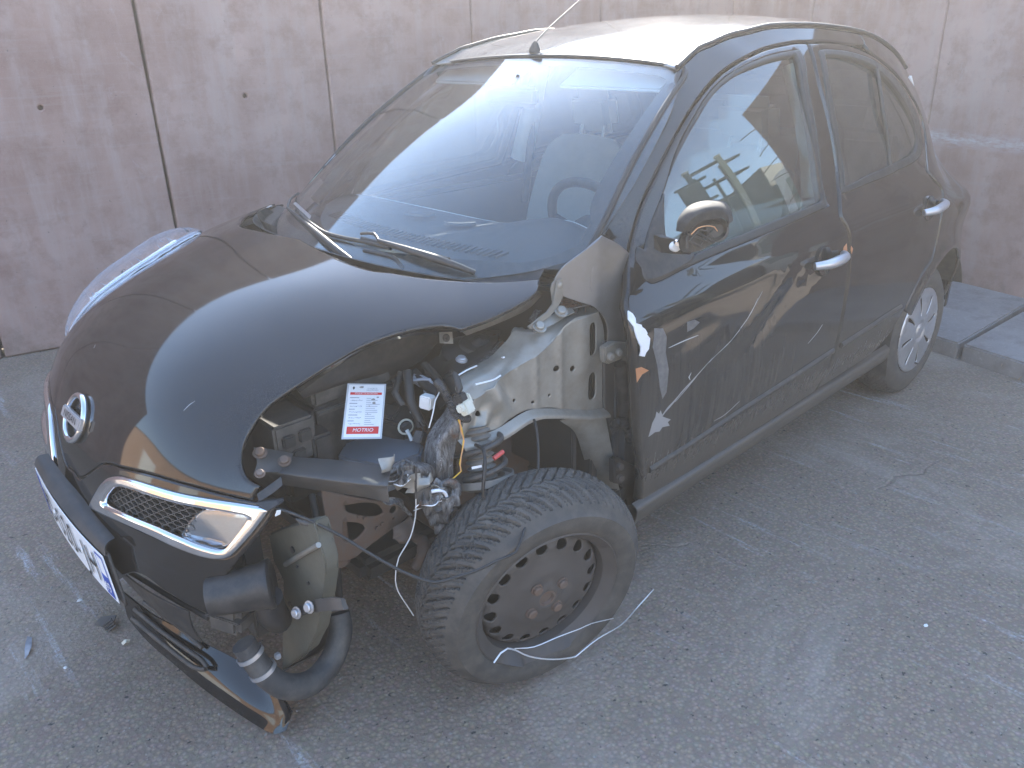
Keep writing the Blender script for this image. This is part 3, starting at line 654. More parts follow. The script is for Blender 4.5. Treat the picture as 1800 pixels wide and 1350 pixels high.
# ---- front bumper, grilles, plate
gout = [(0.6464,-0.1635), (0.613,-0.1905), (0.5861,-0.2251), (0.5675,-0.272), (0.5525,-0.3603), (0.542,-0.4391), (0.5286,-0.5348), (0.521,-0.6039), (0.5236,-0.6115), (0.5376,-0.6101), (0.5921,-0.5929), (0.6453,-0.5705), (0.6627,-0.5594), (0.6719,-0.5442), (0.6754,-0.5088), (0.6706,-0.4528), (0.6658,-0.3866), (0.6745,-0.2834), (0.698,-0.161), (0.7009,-0.1313), (0.683,-0.1378)]
gin = [(0.6379,-0.2097), (0.6135,-0.2299), (0.6014,-0.2453), (0.5862,-0.2828), (0.5717,-0.3659), (0.5619,-0.4437), (0.551,-0.5281), (0.5471,-0.5785), (0.5492,-0.5845), (0.5648,-0.5836), (0.6092,-0.5686), (0.6394,-0.5553), (0.6498,-0.5465), (0.6526,-0.5328), (0.6507,-0.4973), (0.6447,-0.4587), (0.6414,-0.3854), (0.6516,-0.2823), (0.6619,-0.2152), (0.6593,-0.201)]
closed = lambda L: [list(L)+[L[0]]]
b_top = [(.664, 0), (.661, -.06), (0.5785,-0.1675), (0.5525,-0.2588), (0.5298,-0.3615), (0.5167,-0.4697), (0.5151,-0.5316), (0.5142,-0.585), (0.5106,-0.6215)]
b_end = [(0.5106,-0.6215), (0.5175,-0.6244), (0.5837,-0.6084), (0.6753,-0.5738), (0.7063,-0.56)]
b_end2 = [(0.7063,-0.56), (0.7531,-0.5569), (0.8206,-0.5273)]
b_low = [(0.8206,-0.5273), (0.8104,-0.4756), (0.7965,-0.4193), (0.7861,-0.3324), (.865, -.20), (.88, -.1), (.88, 0)]
bh = [b_top, b_end, b_end2, b_low]
gouts = [(u, v) for u, v in gout]
tr_ = [(u, -v) for u, v in reversed(b_top)]
b_right = [[(.88, 0), (.88, .1), (.865, .20), (.864, .38)], [(.864, .38), (.985, .42)], [(.985, .42), (.99, .60), (.97, .71)], [(.97, .71), (.80, .755), (.62, .755), (.52, .70), tr_[0]], tr_]
bumper = panel('front_bumper', S_nose, bh+b_right, PAINT, CAR, th=.004, h=.03, scl=N_SC, gap=.001, edge=.004, center=(.35, 0, .45), holes=[closed(gouts), closed([(u, -v) for u, v in reversed(gouts)])])
NC = (.35, 0, .45)
def domed(k, wid):
    def f(P, N, uv): return P+N*k
    return f
for sg in (1, -1):
    mm = (lambda L: list(L)) if sg == 1 else (lambda L: [(u, -v) for u, v in reversed(L)])
    ring = panel('chrome_grille_surround', S_nose, closed(mm(gout)), CHROME, CAR, th=.02, h=.02, scl=N_SC, edge=.006, off=.008, center=NC, holes=[closed(mm(gin))], step=.008)
    panel('grille_back', S_nose, closed(mm(gout)), PLASTIC, ring, th=.003, h=.05, scl=N_SC, edge=0, off=-.045, center=NC)
    # honeycomb cells left of the lamp
    cellp = np.array([(0.6379,-0.2097), (0.6069,-0.2389), (0.5717,-0.3659), (0.5558,-0.4967), (0.5943,-0.4773), (0.6418,-0.4626), (0.6414,-0.3854), (0.6516,-0.2823), (0.6614,-0.2096)])
    if sg == -1: cellp = cellp*np.array([1, -1])
    V = []; F = []; q = cellp*np.array(N_SC); lo, hi = q.min(0), q.max(0); r = .0132
    row = 0; yy = lo[0]
    while yy < hi[0]+r:
        xx = lo[1]+(r*1.02 if row % 2 else 0)
        while xx < hi[1]+r:
            cen = np.array([[yy, xx]])
            if inpoly(cen, q)[0]:
                hx = [(yy+.0092*math.sin(a)*1.1, xx+.0142*math.cos(a)*1.08) for a in np.linspace(0, 2*math.pi, 6, endpoint=False)]
                hi_ = [(yy+.0074*math.sin(a)*1.05, xx+.0122*math.cos(a)*1.0) for a in np.linspace(0, 2*math.pi, 6, endpoint=False)]
                O = S_nose(np.array(hx)/np.array(N_SC)); I = S_nose(np.array(hi_)/np.array(N_SC)); Nn = -np.array([.80, .25*sg, .35]); Nn = np.array([-.85, -.35*sg, .30]); Nn /= np.linalg.norm(Nn)
                b0 = len(V); V += list(O-Nn*.012)+list(I-Nn*.012)+list(I-Nn*.032)+list(O-Nn*.032)
                for a in range(6):
                    c_ = (a+1) % 6
                    for l in range(3): F.append([b0+6*l+a, b0+6*l+c_, b0+6*(l+1)+c_, b0+6*(l+1)+a])
            xx += r*2.04
        yy += .0150; row += 1
    ho = mesh('honeycomb_mesh', V, F, PLASTIC2, ring, False); stuff(ho)
    lp = mm([(0.5632,-0.4991), (0.5536,-0.5498), (0.5524,-0.583), (0.5654,-0.5818), (0.608,-0.5675), (0.6385,-0.5532), (0.6478,-0.5433), (0.651,-0.5284), (0.6492,-0.4973), (0.6438,-0.4614), (0.6198,-0.4666), (0.5876,-0.4803)])
    lm = panel('indicator_lamp', S_nose, closed(lp), LENS, ring, th=.003, h=.02, scl=N_SC, edge=.003, off=-.004, center=NC)
    rp = panel('lamp_reflector', S_nose, closed(lp), CHROME, ring, th=.002, h=.012, scl=N_SC, edge=.001, off=-.016, center=NC, fun=lambda P, N, uv: P+N*(.004*np.sin(uv[:, 1:2]*1100)))
# black intake above the plate, plate holder and plate
pc = [np.array((-0.704,-0.255,0.4534)), None]
PTR = np.array((-0.712,-0.2769,0.4668)); PBR = np.array((-0.712,-0.3189,0.3631)); 
PTL = np.array((-0.722,0.1419,0.5276))
pe = PTL-PTR; plen = .52
def Splate(uv):  # u along plate 0..1 left end to right end (viewer), v 0..1 bottom to top
    u = uv[:, 0:1]; v = uv[:, 1:2]; bow = -.011*(1-(2*u-1)**2)
    top = PTL+(PTR-PTL)*u; dn = (PBR-PTR)
    return top+dn*(1-v)+np.array([1., 0, 0])*bow
hold = panel('plate_holder', lambda uv: Splate(uv)+np.array([.008, 0, 0]), [[(-.01, -.08), (1.015, -.06)], [(1.015, -.06), (1.015, 1.03)], [(1.015, 1.03), (-.01, 1.03)], [(-.01, 1.03), (-.01, -.08)]], PLASTIC, CAR, th=.006, h=.05, scl=(.5, .11), edge=.001)
sheet('plate_holder_top', [[Splate(np.array([[u, 1.03]]))[0]+np.array([.004, 0, .002]) for u in (-.01, .25, .5, .75, 1.03)], [Splate(np.array([[u, 1.03]]))[0]+np.array([.015+(.010*(1-abs(2*u-1))), 0, .018]) for u in (-.01, .25, .5, .75, 1.0)], [Splate(np.array([[u, 1.03]]))[0]+np.array([.036+(.010*(1-abs(2*u-1))), 0, .019]) for u in (.0, .25, .5, .75, .98)]], PLASTIC, hold, .004, 4, 5)
plate = panel('licence_plate', Splate, [[(0, 0), (1, 0)], [(1, 0), (1, 1)], [(1, 1), (0, 1)], [(0, 1), (0, 0)]], WHITE, CAR, th=.0015, h=.02, scl=(.5, .11), edge=.0008, off=.001, step=.01)
def plate_text(s, u, size, mat, nm, sx=1, v=.5):
    O = Splate(np.array([[u, v]]))[0]; ex = Splate(np.array([[u+.01, v]]))[0]-Splate(np.array([[u-.01, v]]))[0]; ex /= np.linalg.norm(ex)
    ey = Splate(np.array([[u, 1]]))[0]-Splate(np.array([[u, 0]]))[0]; ey /= np.linalg.norm(ey); n = np.cross(ex, ey)
    return text(nm, s, mat, plate, O+n*.0035, ex, ey, size, .0004, sx=sx)
for ch, u in zip('BD-020-JH', (.155, .235, .305, .385, .475, .565, .65, .73, .825)):
    plate_text(ch, u, .098 if ch != '-' else .085, INK, 'plate_character', .72)
def plate_patch(u0, u1, v0, v1, mat, nm):
    return panel(nm, Splate, [[(u0, v0), (u1, v0)], [(u1, v0), (u1, v1)], [(u1, v1), (u0, v1)], [(u0, v1), (u0, v0)]], mat, plate, th=.0004, h=.05, scl=(.5, .11), edge=0, off=.0022)
plate_patch(.905, .985, .06, .94, BLUE, 'region_band'); plate_patch(.913, .977, .50, .90, WHITE, 'region_emblem'); plate_text('49', .945, .034, WHITE, 'region_number', .9, .25)
plate_patch(.015, .075, .06, .94, BLUE, 'country_band'); plate_text('F', .045, .03, WHITE, 'country_letter', .9, .25)
for u in (.28, .70):
    P = Splate(np.array([[u, .55]]))[0]; lathe('plate_screw', P+np.array([-.002, 0, 0]), (-1, 0, 0), [(.006, 0), (.006, .002), (.003, .0035)], WHITEP, plate, 12)
# lower intake, slats and the torn lip hanging to the ground
low = [[(.875, 0), (.88, -.12), (.868, -.24), (.862, -.33), (.862, -.44)], [(.862, -.44), (.98, -.42)], [(.98, -.42), (1.0, -.2), (1.0, 0)]]
panel('lower_grille_back', S_nose, low+mir(low), PLASTIC, CAR, th=.004, h=.06, scl=N_SC, edge=0, off=-.03, center=NC)
lip = sheet('bumper_lip', [[(-0.6475,-0.0632,0.22), (-0.6225,-0.168,0.2), (-0.5872,-0.2378,0.175), (-0.554,-0.3181,0.155), (-0.5077,-0.4285,0.13), (-0.4854,-0.5419,0.1), (-0.4813,-0.5835,0.075)],
    [(-0.655,-0.0869,0.17), (-0.6361,-0.1724,0.14), (-0.6119,-0.2585,0.12), (-0.5824,-0.3576,0.095), (-0.5422,-0.4826,0.075), (-0.4999,-0.5616,0.055), (-0.4799,-0.5744,0.05)],
    [(-0.6541,-0.0965,0.15), (-0.639,-0.1668,0.115), (-0.6153,-0.2506,0.085), (-0.5894,-0.3592,0.06), (-0.552,-0.4833,0.035), (-0.5244,-0.5609,0.025), (-0.4984,-0.5813,0.03)]], PAINT, CAR, .005, 7, 7)
for a in ([(-0.6448,-0.1333,0.205), (-0.6132,-0.2275,0.165), (-0.5781,-0.3504,0.14), (-0.5757,-0.3695,0.13)], [(-0.6217,-0.1368,0.215), (-0.5865,-0.2406,0.185), (-0.5649,-0.3297,0.155)], [(-0.6557,-0.1365,0.185), (-0.6258,-0.2331,0.148), (-0.5965,-0.3368,0.122), (-0.5802,-0.3725,0.128)]):
    tube('grille_slat', a, .006, PLASTIC2, lip, 8)
tube('lip_ridge', [(-0.6443,-0.1538,0.33), (-0.6225,-0.2321,0.322), (-0.6031,-0.3083,0.314), (-0.5808,-0.3791,0.306), (-0.5669,-0.4241,0.3)], .006, PLASTIC2, bumper, 8)
# ---- right-hand headlamp and fender
hl_in = [(u, -v) for u, v in reversed(lamp_e)]
hl_out = [hl_in[-1], (.14, .71), (.22, .755), (.31, .755), (.39, .72), (.44, .665), hl_in[0]]
hl_poly = dens([hl_in, hl_out], np.array(N_SC))
def hbulge(P, N, uv):
    d = pdist(uv*np.array(N_SC), hl_poly); return P+N*((.05+.034*np.clip((.47-uv[:, 0])/.37, 0, 1))*np.sqrt(np.clip(d/.085, 0, 1)))[:, None]
hlamp = panel('headlamp', S_nose, [hl_in, hl_out], HLENS, CAR, th=.003, h=.018, scl=N_SC, edge=.002, off=.002, center=NC, gap=.002, fun=hbulge)
panel('reflector_housing', S_nose, [hl_in, hl_out], HLSIL, hlamp, th=.003, h=.018, scl=N_SC, edge=.001, off=-.014, center=NC, gap=.006, fun=lambda P, N, uv: hbulge(P, N, uv)+N*(.0015*np.sin(uv[:, 1:2]*400)))
c0 = S_nose(np.array([[.29, .66]]))[0]; lathe('projector', c0+np.array([.0, -.0, .008]), (-.6, .25, .6), [(.05, -.02), (.052, .0), (.044, .006), (.02, .016), (.001, .02)], CHROME, hlamp, 24)
fend = [[(0.03, .655), (.1, .665), (.142, .655), (.16, .72), (.24, .775), (.33, .775), (.41, .735), (.46, .66), (.49, .66), (.55, .74), (.62, .76), (.62, .80), (.4, .82), (.2, .83), (.05, .82), (0.03, .74), (.03, .655)]]
panel('right_fender', S_nose, fend, PAINT, CAR, th=.004, h=.05, scl=N_SC, edge=.003, center=NC)
arc = [(.36*math.cos(q), .30+.36*math.sin(q)) for q in np.linspace(math.radians(165), math.radians(-12), 16)]
panel('right_fender_side', S_side(1), [[(-.34, .40), (-.36, .62), (-.25, .74), (0, .84), (.40, .90)], [(.40, .90), (.42, .6), (.47, .24)], [(.47, .24), (.36, .22)], [(.36, .22)]+arc[::-1], [arc[0], (-.34, .40)]], PAINT, CAR, center=C3)
# ---- windscreen, cowl, wipers
ws_half = [[(1.0, 0), (1.0, -.5), (.998, -.9)], [(.998, -.9), (.985, -.985), (.95, -1.0)], [(.95, -1.0), (0.7198,-1.0468), (0.4178,-1.0503), (0.1737,-1.0127)], [(0.1737,-1.0127), (0.0794,-0.9738), (.045, -.93)], [(.045, -.93), (-.0, -.82), (-.03, -.6), (-.035, 0)]]
ws = panel('windscreen', S_screen, ws_half+mir(ws_half), GLASS, CAR, th=.004, h=.06, scl=(1.05, .66), edge=.0015, center=(1.2, 0, .6))
frit_in = [[(.955, 0), (.955, -.5), (.95, -.86)], [(.95, -.86), (.93, -.92), (.88, -.93)], [(.88, -.93), (.6, -.93), (.3, -.935), (0.1896,-0.9814)], [(0.1896,-0.9814), (0.1329,-0.9602), (0.1017,-0.9313), (0.066,-0.8851), (0.0486,-0.8347), (0.048,-0.7708)], [(0.048,-0.7708), (.050, -.7), (.050, -.5), (.045, -.3), (.045, 0)]]
frit = panel('windscreen_border', S_screen, ws_half+mir(ws_half), PLASTIC, ws, th=.001, h=.06, scl=(1.05, .66), edge=0, off=-.006, center=(1.2, 0, .6), holes=[frit_in+mir(frit_in)])
def seal(name, S, pts, r, mat, parent, off, center=C3, scl=None, closed=False):
    uv = cr(np.array(pts, float), n=6); P = S(uv); e = 1e-3; N = np.cross(S(uv+[e, 0])-S(uv-[e, 0]), S(uv+[0, e])-S(uv-[0, e])); N /= np.linalg.norm(N, axis=1)[:, None]
    if ((P-np.array(center))*N).sum(1).mean() < 0: N = -N
    return tube(name, P+N*off, r, mat, parent, 8, step=.05, closed=closed)
for sg in (-1, 1):
    seal('windscreen_seal', S_screen, [(.03, sg*.985), (.25, sg*1.005), (.5, sg*1.006), (.8, sg*1.006), (.95, sg*1.006), (1.0, sg*.97)], .008, RUBBER, ws, .0)
seal('windscreen_seal', S_screen, [(1.005, -.97), (1.008, -.5), (1.008, 0), (1.008, .5), (1.005, .97)], .006, RUBBER, ws, .001)
STICK = flat('pale_sticker', (.55, .72, .62), .5); STICK2 = flat('pale_blue_sticker', (.55, .66, .80), .5)
for (u0, u1, v0, v1), m_ in (((.135, .225, .915, .965), STICK), ((.245, .315, .925, .97), STICK2)):
    panel('inspection_sticker', S_screen, [[(u0, v0), (u1, v0)], [(u1, v0), (u1, v1)], [(u1, v1), (u0, v1)], [(u0, v1), (u0, v0)]], m_, ws, th=.0005, h=.05, scl=(1.05, .66), edge=0, off=.003)
hoodback = lambda v: S_nose(np.array([[.012+.0*v, v]]))[0]
cw = []
vv = np.linspace(-.615, .70, 11)
cow = sheet('cowl_panel', [[hoodback(v)+np.array([.0, 0, -.012]) for v in vv], [hoodback(v)*.4+S_screen(np.array([[-.02, v/.69]]))[0]*.6+np.array([0, 0, -.012]) for v in vv], [S_screen(np.array([[-.02, v/.69]]))[0]+np.array([.0, 0, -.008]) for v in vv], [S_screen(np.array([[.05, v/.69]]))[0]+np.array([.0, 0, -.012]) for v in vv]], PLASTIC, CAR, .003, 4, 4)
sheet('scuttle', [[S_screen(np.array([[-.02, v/.69]]))[0]+np.array([.004, 0, -.012]) for v in vv], [S_screen(np.array([[-.02, v/.69]]))[0]+np.array([.10, 0, -.05]) for v in vv], [(.44, v*.86, .86) for v in vv]], PLASTIC, cow, .003, 4, 3)  # sheet added below the screen to stop sun leaking into the engine bay
V = []; F = []
for k in range(46):
    v = .18+.42*k/46; p0 = hoodback(v)+np.array([.018, 0, -.004]); p1 = hoodback(v)*.45+S_screen(np.array([[-.02, v/.69]]))[0]*.55+np.array([.0, 0, -.006]); b0 = len(V)
    d = np.array([0, .0022, 0]); u_ = np.array([0, 0, .004]); V += [p0-d, p0+d, p1+d, p1-d, p0-d+u_, p0+d+u_, p1+d+u_, p1-d+u_]; F += [[b0+4, b0+5, b0+6, b0+7], [b0, b0+1, b0+5, b0+4], [b0+1, b0+2, b0+6, b0+5], [b0+2, b0+3, b0+7, b0+6], [b0+3, b0, b0+4, b0+7]]
stuff(mesh('cowl_vent_ribs', V, F, PLASTIC2, cow, False))
def SG(px, off=.012):
    u = np.array([px]); P = S_screen(u)[0]; return P+np.array([-.6, 0, .8])*off
w1 = tube('wiper', [SG((-0.0308,-0.3155), .012), SG((0.0017,-0.183), .022), SG((0.046,0.0331), .022), SG((0.0773,0.4773), .018)], [.008, .010, .007, .005], PLASTIC, CAR, 8)
tube('wiper_arm', [SG((0.0773,0.4773), .018), SG((0.0997,0.6006), .016), SG((.055, .965), .014)], .004, PLASTIC, w1, 8)
tube('wiper_blade', [SG((.055, .965), .010), SG((0.0932,0.3387), .010), SG((0.0619,0.0397), .009), SG((0.0564,-0.1114), .008), SG((0.0566,-0.2426), .008), SG((0.0498,-0.3897), .008)], .006, RUBBER, w1, 8)
extr('wiper_spoiler', [SG((0.1004,0.441), .02), SG((0.1066,0.4206), .022), SG((0.0865,0.1447), .022), SG((0.079,0.1446), .02)], (0.002, 0, .004), HANDLE, w1, .001)
w2 = tube('wiper', [SG((-0.0108,-0.7315), .010), SG((0.0053,-0.6576), .022), SG((0.0391,-0.4954), .022), SG((0.0618,-0.3296), .018)], [.007, .012, .009, .005], PLASTIC, CAR, 8)
tube('wiper_arm', [SG((0.0618,-0.3296), .018), SG((0.0845,-0.2789), .016), SG((0.0782,-0.2163), .014)], .004, PLASTIC, w2, 8)
tube('wiper_blade', [SG((0.0644,-0.2332), .010), SG((0.0548,-0.4105), .010), SG((0.0437,-0.5564), .009), SG((0.0331,-0.6266), .008)], .006, RUBBER, w2, 8)
tube('wiper_linkage', [SG((0.0329,-0.2696), .0), SG((0.026,-0.4117), .0), SG((0.0091,-0.4506), -.005), SG((-0.0012,-0.4728), -.01)], .006, PLASTIC, w2, 8)
# ---- roof, rails, antenna
def zd(x): return float(np.interp(x, [.90, .925, 1.034, 1.2, 1.425, 1.588, 1.731, 2.0, 2.2, 2.4, 2.53], [1.388, 1.398, 1.439, 1.47, 1.493, 1.493, 1.488, 1.468, 1.437, 1.385, 1.32]))
xs_ = [.915, .98, 1.034, 1.1, 1.2, 1.3, 1.425, 1.588, 1.731, 2.0, 2.2, 2.4, 2.53]
ditchL = [(x, -float(SIDE([[x, zd(x)]])[0, 0])) for x in xs_]
front_r = [(.962, 0), (.962, -.25), (.955, -.42), (.93, -.515), ditchL[0]]
rear_r = [ditchL[-1], (2.58, -.40), (2.62, -.2), (2.63, 0)]
rh = [front_r, ditchL, rear_r]
zedge = lambda uv: np.array([zd(x) for x in uv[:, 0]])
def S_roof2(uv):
    P = S_roof(uv); ye = np.array([float(np.interp(x, [p[0] for p in ditchL], [-p[1] for p in ditchL])) for x in uv[:, 0]]); t = np.clip(np.abs(uv[:, 1])/ye, 0, 1.05)
    Zr = P[:, 2]; e = np.c_[uv[:, 0], np.sign(uv[:, 1]+1e-9)*ye]; d = zedge(uv)-ROOFF(e)[:, 0]; P[:, 2] = Zr+d*t**4; return P
mirx = lambda cs: [[(u, -v) for u, v in reversed(c)] for c in reversed(cs)]
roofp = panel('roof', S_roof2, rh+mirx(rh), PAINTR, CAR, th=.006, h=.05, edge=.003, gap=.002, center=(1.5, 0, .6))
for sg in (-1, 1):
    tube('roof_moulding', [(x, -sg*y, zd(x)+.003) for x, y in ditchL], .007, RUBBER, roofp, 8, .04)
ab = np.array([(0.9748,0.0722)[0], (0.9748,0.0722)[1], 0]); ab[2] = float(S_roof2(np.array([ab[:2]]))[0, 2])
ant = lathe('antenna', ab+np.array([0, 0, -.002]), (.1, 0, 1), [(.02, 0), (.019, .012), (.013, .022), (.010, .030), (.004, .036)], PLASTIC, CAR, 16)
tube('antenna_mast', [ab+np.array([0, 0, .028]), ab+np.array([.10, .04, .068]), ab+np.array([.26, .10, .125]), ab+np.array([.40, .155, .172])], [.0032, .0016], PLASTIC2, ant, 8)
# ---- body sides
WSC = (1, 1)
fd_front = [(0.5229,0.9792), (0.4659,0.9207), (0.427,0.8678), (0.4199,0.7726), (0.4538,0.5101), (0.5462,0.2513)]
fd_bot = [(0.5462,0.2513), (0.7339,0.2729), (0.9596,0.2887), (1.2153,0.3019), (1.4689,0.3192)]
fd_rear = [(1.4689,0.3192), (1.4876,0.4176), (1.4929,0.4855), (1.5015,0.6143), (1.5063,0.7377), (1.5013,0.8211), (1.4975,0.8868), (1.4844,0.9144), (1.4841,0.9469), (1.5193,0.9926), (1.542,1.0591), (1.5437,1.125), (1.5419,1.2484), (1.5416,1.3496), (1.5779,1.4409)]
fd_top = [(1.5779,1.4409), (1.4873,1.4417), (1.2914,1.4233), (1.103,1.3781), (0.9424,1.3113), (0.8079,1.228), (0.6311,1.0944), (0.5229,0.9792)]
tr_out = [(0.529,0.9301), (0.5636,0.9657), (0.6351,1.0318), (0.7185,1.1187), (0.7888,1.1915), (0.9041,1.2748), (1.0115,1.3335), (1.1527,1.3805), (1.2954,1.4074), (1.4686,1.4207), (1.5066,1.4112), (1.4764,1.3197), (1.456,1.1576), (1.4319,0.9894), (1.4197,0.9694), (1.3735,0.9644), (1.1668,0.9516), (0.9247,0.9386), (0.7158,0.9252), (0.5733,0.9109), (0.5392,0.9131)]
gl_in = [(0.6597,1.016), (0.6954,1.0934), (0.782,1.1781), (0.9031,1.2619), (1.0065,1.3206), (1.148,1.367), (1.2761,1.3924), (1.4474,1.4067), (1.4713,1.3992), (1.445,1.3099), (1.4269,1.1604), (1.4071,1.0079), (1.3966,0.9877), (1.3498,0.9828), (1.1786,0.9737), (0.9385,0.96), (0.7543,0.9465), (0.6378,0.941)]
rd_front = [(1.471,0.3257), (1.503,0.4127), (1.507,0.4815), (1.5145,0.6111), (1.5188,0.735), (1.5133,0.8189), (1.5081,0.8851), (1.4954,0.9145), (1.4939,0.9455), (1.529,0.9914), (1.5524,1.0578), (1.5544,1.1239), (1.552,1.2477), (1.5521,1.3491), (1.5883,1.4406)]
rd_top = [(1.5883,1.4406), (1.7285,1.4386), (1.8613,1.4261), (2.0152,1.388), (2.1702,1.3279), (2.2862,1.2579), (2.405,1.1772), (2.4294,1.0951), (2.365,1.0354), (2.2335,0.9755)]
rd_rear = [(2.2335,0.9755), (2.2518,0.9378), (2.2905,0.8983), (2.2648,0.8187), (2.2279,0.67), (2.1303,0.5985), (2.0531,0.4957), (1.9775,0.3967)]
rd_bot = [(1.9775,0.3967), (1.8821,0.3455), (1.6612,0.3299), (1.471,0.3257)]
rt_out = [(1.6166,1.4108), (1.6559,1.4181), (1.8331,1.4053), (2.0108,1.3695), (2.1692,1.3085), (2.2943,1.2231), (2.3611,1.1417), (2.3501,1.0702), (2.2843,1.0326), (2.1788,1.0194), (1.97,1.0054), (1.7432,0.9991), (1.5641,0.9903), (1.5456,0.9995), (1.5627,1.0566), (1.5629,1.1956), (1.5768,1.314)]
rg_in = [(1.6504,1.4028), (1.8016,1.3903), (1.9566,1.3587), (2.0863,1.3016), (2.1949,1.2226), (2.2651,1.1447), (2.2802,1.0778), (2.2206,1.0462), (2.1374,1.038), (1.9704,1.03), (1.757,1.0229), (1.5843,1.0103), (1.5869,1.0538), (1.5947,1.1929), (1.6084,1.3122)]
rdiv = [(2.0062,1.3528), (1.9699,1.2728), (1.9486,1.1903), (1.9565,1.1043), (1.9512,1.0285)]
qp_top = [(x, zd(x)-.004) for x in (2.0, 2.2, 2.4, 2.53)]
qp_end = [(2.53, 1.316), (2.62, 1.2), (2.70, 1.07), (2.76, .96), (2.84, .85), (2.885, .74), (2.90, .63)]
arcp = [(2.43+.345*math.cos(q), .30+.345*math.sin(q)) for q in np.linspace(math.radians(10), math.radians(155), 18)]
def build_side(sg):
    S = S_side(sg); SGl = S_glass(sg); left = sg == -1
    f = lambda cs: cs
    fd = panel('front_door', S, [fd_front, fd_bot, fd_rear, fd_top], PAINTD, CAR, th=.03, h=.03, holes=[closed(tr_out)], gap=.0022, edge=.0035)
    if left: fd['label'] = 'front door with scraped and torn leading edge'
    panel('window_trim', S, closed(tr_out), RUBBER, fd, th=.02, h=.03, holes=[closed(gl_in)], edge=.003, off=.002)
    panel('door_window', SGl, closed(gl_in), GLASSD, fd, th=.004, h=.08, edge=0, off=-.014, gap=-.006)
    rd = panel('rear_door', S, [rd_front, rd_bot[::-1][::-1], rd_rear[::-1], rd_top[::-1]] if False else [rd_top, rd_rear, rd_bot, rd_front], PAINTD, CAR, th=.03, h=.03, holes=[closed(rt_out)], gap=.0022, edge=.0035)
    panel('window_trim', S, closed(rt_out), RUBBER, rd, th=.02, h=.03, holes=[closed(rg_in)], edge=.003, off=.002)
    panel('door_window', SGl, closed(rg_in), GLASSR, rd, th=.004, h=.08, edge=0, off=-.012, gap=-.006)
    seal('window_divider', S, rdiv, .008, RUBBER, rd, -.004)
    # roof rail and front pillar
    ap = [(0.4717,1.032), (0.5516,1.0973), (0.64,1.1578), (0.8111,1.2785), (.915, zd(.915)-.004)]
    rail = panel('roof_rail', S, [ap, [(x, zd(x)-.006) for x in xs_[:10]], [(2.0, zd(2.0)-.006), (2.02, 1.44), (2.0, 1.425)], [(2.0, 1.425), (1.8664,1.4296), (1.7327,1.442), (1.5874,1.4457), (1.4933,1.4465), (1.299,1.4294), (1.1029,1.3842), (0.9388,1.3159), (0.8041,1.2325), (0.6296,1.1), (0.5198,0.9821)], [(0.5198,0.9821), (0.4717,1.032)]], PAINT, CAR, th=.012, h=.03, edge=.003)
    q = panel('quarter_panel', S, [[(2.003, 1.425), (2.022, 1.44), (2.003, zd(2.003)-.006)], [(2.003, zd(2.003)-.006)]+qp_top[1:], qp_end, [(2.90, .63), (2.82, .56), (2.765, .44), (2.755, .36)], [(2.755, .36)]+arcp[:1][::-1]+arcp[1:], [arcp[-1], (2.0633,0.4933), (2.1406,0.5964), (2.2395,0.6656), (2.2769,0.8168), (2.3151,0.8967), (2.2741,0.9389), (2.2538,0.975)], [(2.2538,0.975), (2.3907,1.0324), (2.4668,1.0912), (2.4492,1.1733), (2.3244,1.2574), (2.2039,1.3301), (2.0347,1.3911), (2.003, 1.425)]], PAINTD, CAR, th=.012, h=.03, edge=.003)
    # inner greenhouse trim
    # sill
    P = lambda y, z, xx: [(x, sg*y, z) for x in xx]
    xx = (.50, .9, 1.3, 1.7, 2.06)
    zz = lambda x, z: z+.028*(x-.5)
    sheet('sill', [[(x, sg*.775, zz(x, .285)) for x in xx], [(x, sg*.795, zz(x, .268)) for x in xx], [(x, sg*.785, zz(x, .225)) for x in xx], [(x, sg*.755, zz(x, .200)) for x in xx], [(x, sg*.66, zz(x, .205)) for x in xx]], PAINTD, CAR, .004, 5, 5)
    # rubbing strips
    for door, pts in ((fd, [(0.5152,0.4021), (0.6593,0.4148), (0.9042,0.4361), (1.1846,0.4566), (1.4838,0.4797)]), (rd, [(1.5391,0.4829), (1.7154,0.4923), (1.874,0.504), (1.9991,0.5112)])):
        seal('rubbing_strip', S, pts, .011, PLASTIC2, door, -.002)
    for door, a, b in ((fd, (1.2649,0.8164), (1.4472,0.8203)), (rd, (2.0561,0.8542), (2.2502,0.8652))):
        A = S(np.array([a]))[0]; B = S(np.array([b]))[0]; o_ = np.array([0, sg*1., 0.1]); M_ = (A+B)/2
        lathe('handle_recess', M_+(A-M_)*.2+o_*-.006, (0, sg, .12), [(.047, .0), (.047, .0115), (.044, .0125), (.03, .008), (.005, .0075)], PAINT, door, 24)
        h = tube('door_handle', [A+o_*.010, A*.8+B*.2+o_*.034, M_+o_*.039, A*.2+B*.8+o_*.034, B+o_*.010], [.012, .0155, .0165, .0155, .012], HANDLE, door, 12)
    # wheel arch liner
    pr = [(2.43+.352*math.cos(a), .30+.352*math.sin(a)) for a in np.linspace(math.radians(22), math.radians(200), 20)]
    sheet('wheel_arch_liner', [[(x, sg*.785, z) for x, z in pr], [(x, sg*.52, z) for x, z in pr]], PLASTIC2, CAR, .003, 2, 2)
    sheet('wheel_arch_back', [[(x, sg*.52, z) for x, z in pr], [(2.43+.01*(x-2.43), sg*.52, .30+.01*(z-.3)) for x, z in pr]], PLASTIC2, CAR, .003, 2, 2)
    return fd, rd, q
fdL, rdL, qL = build_side(-1); fdR, rdR, qR = build_side(1)
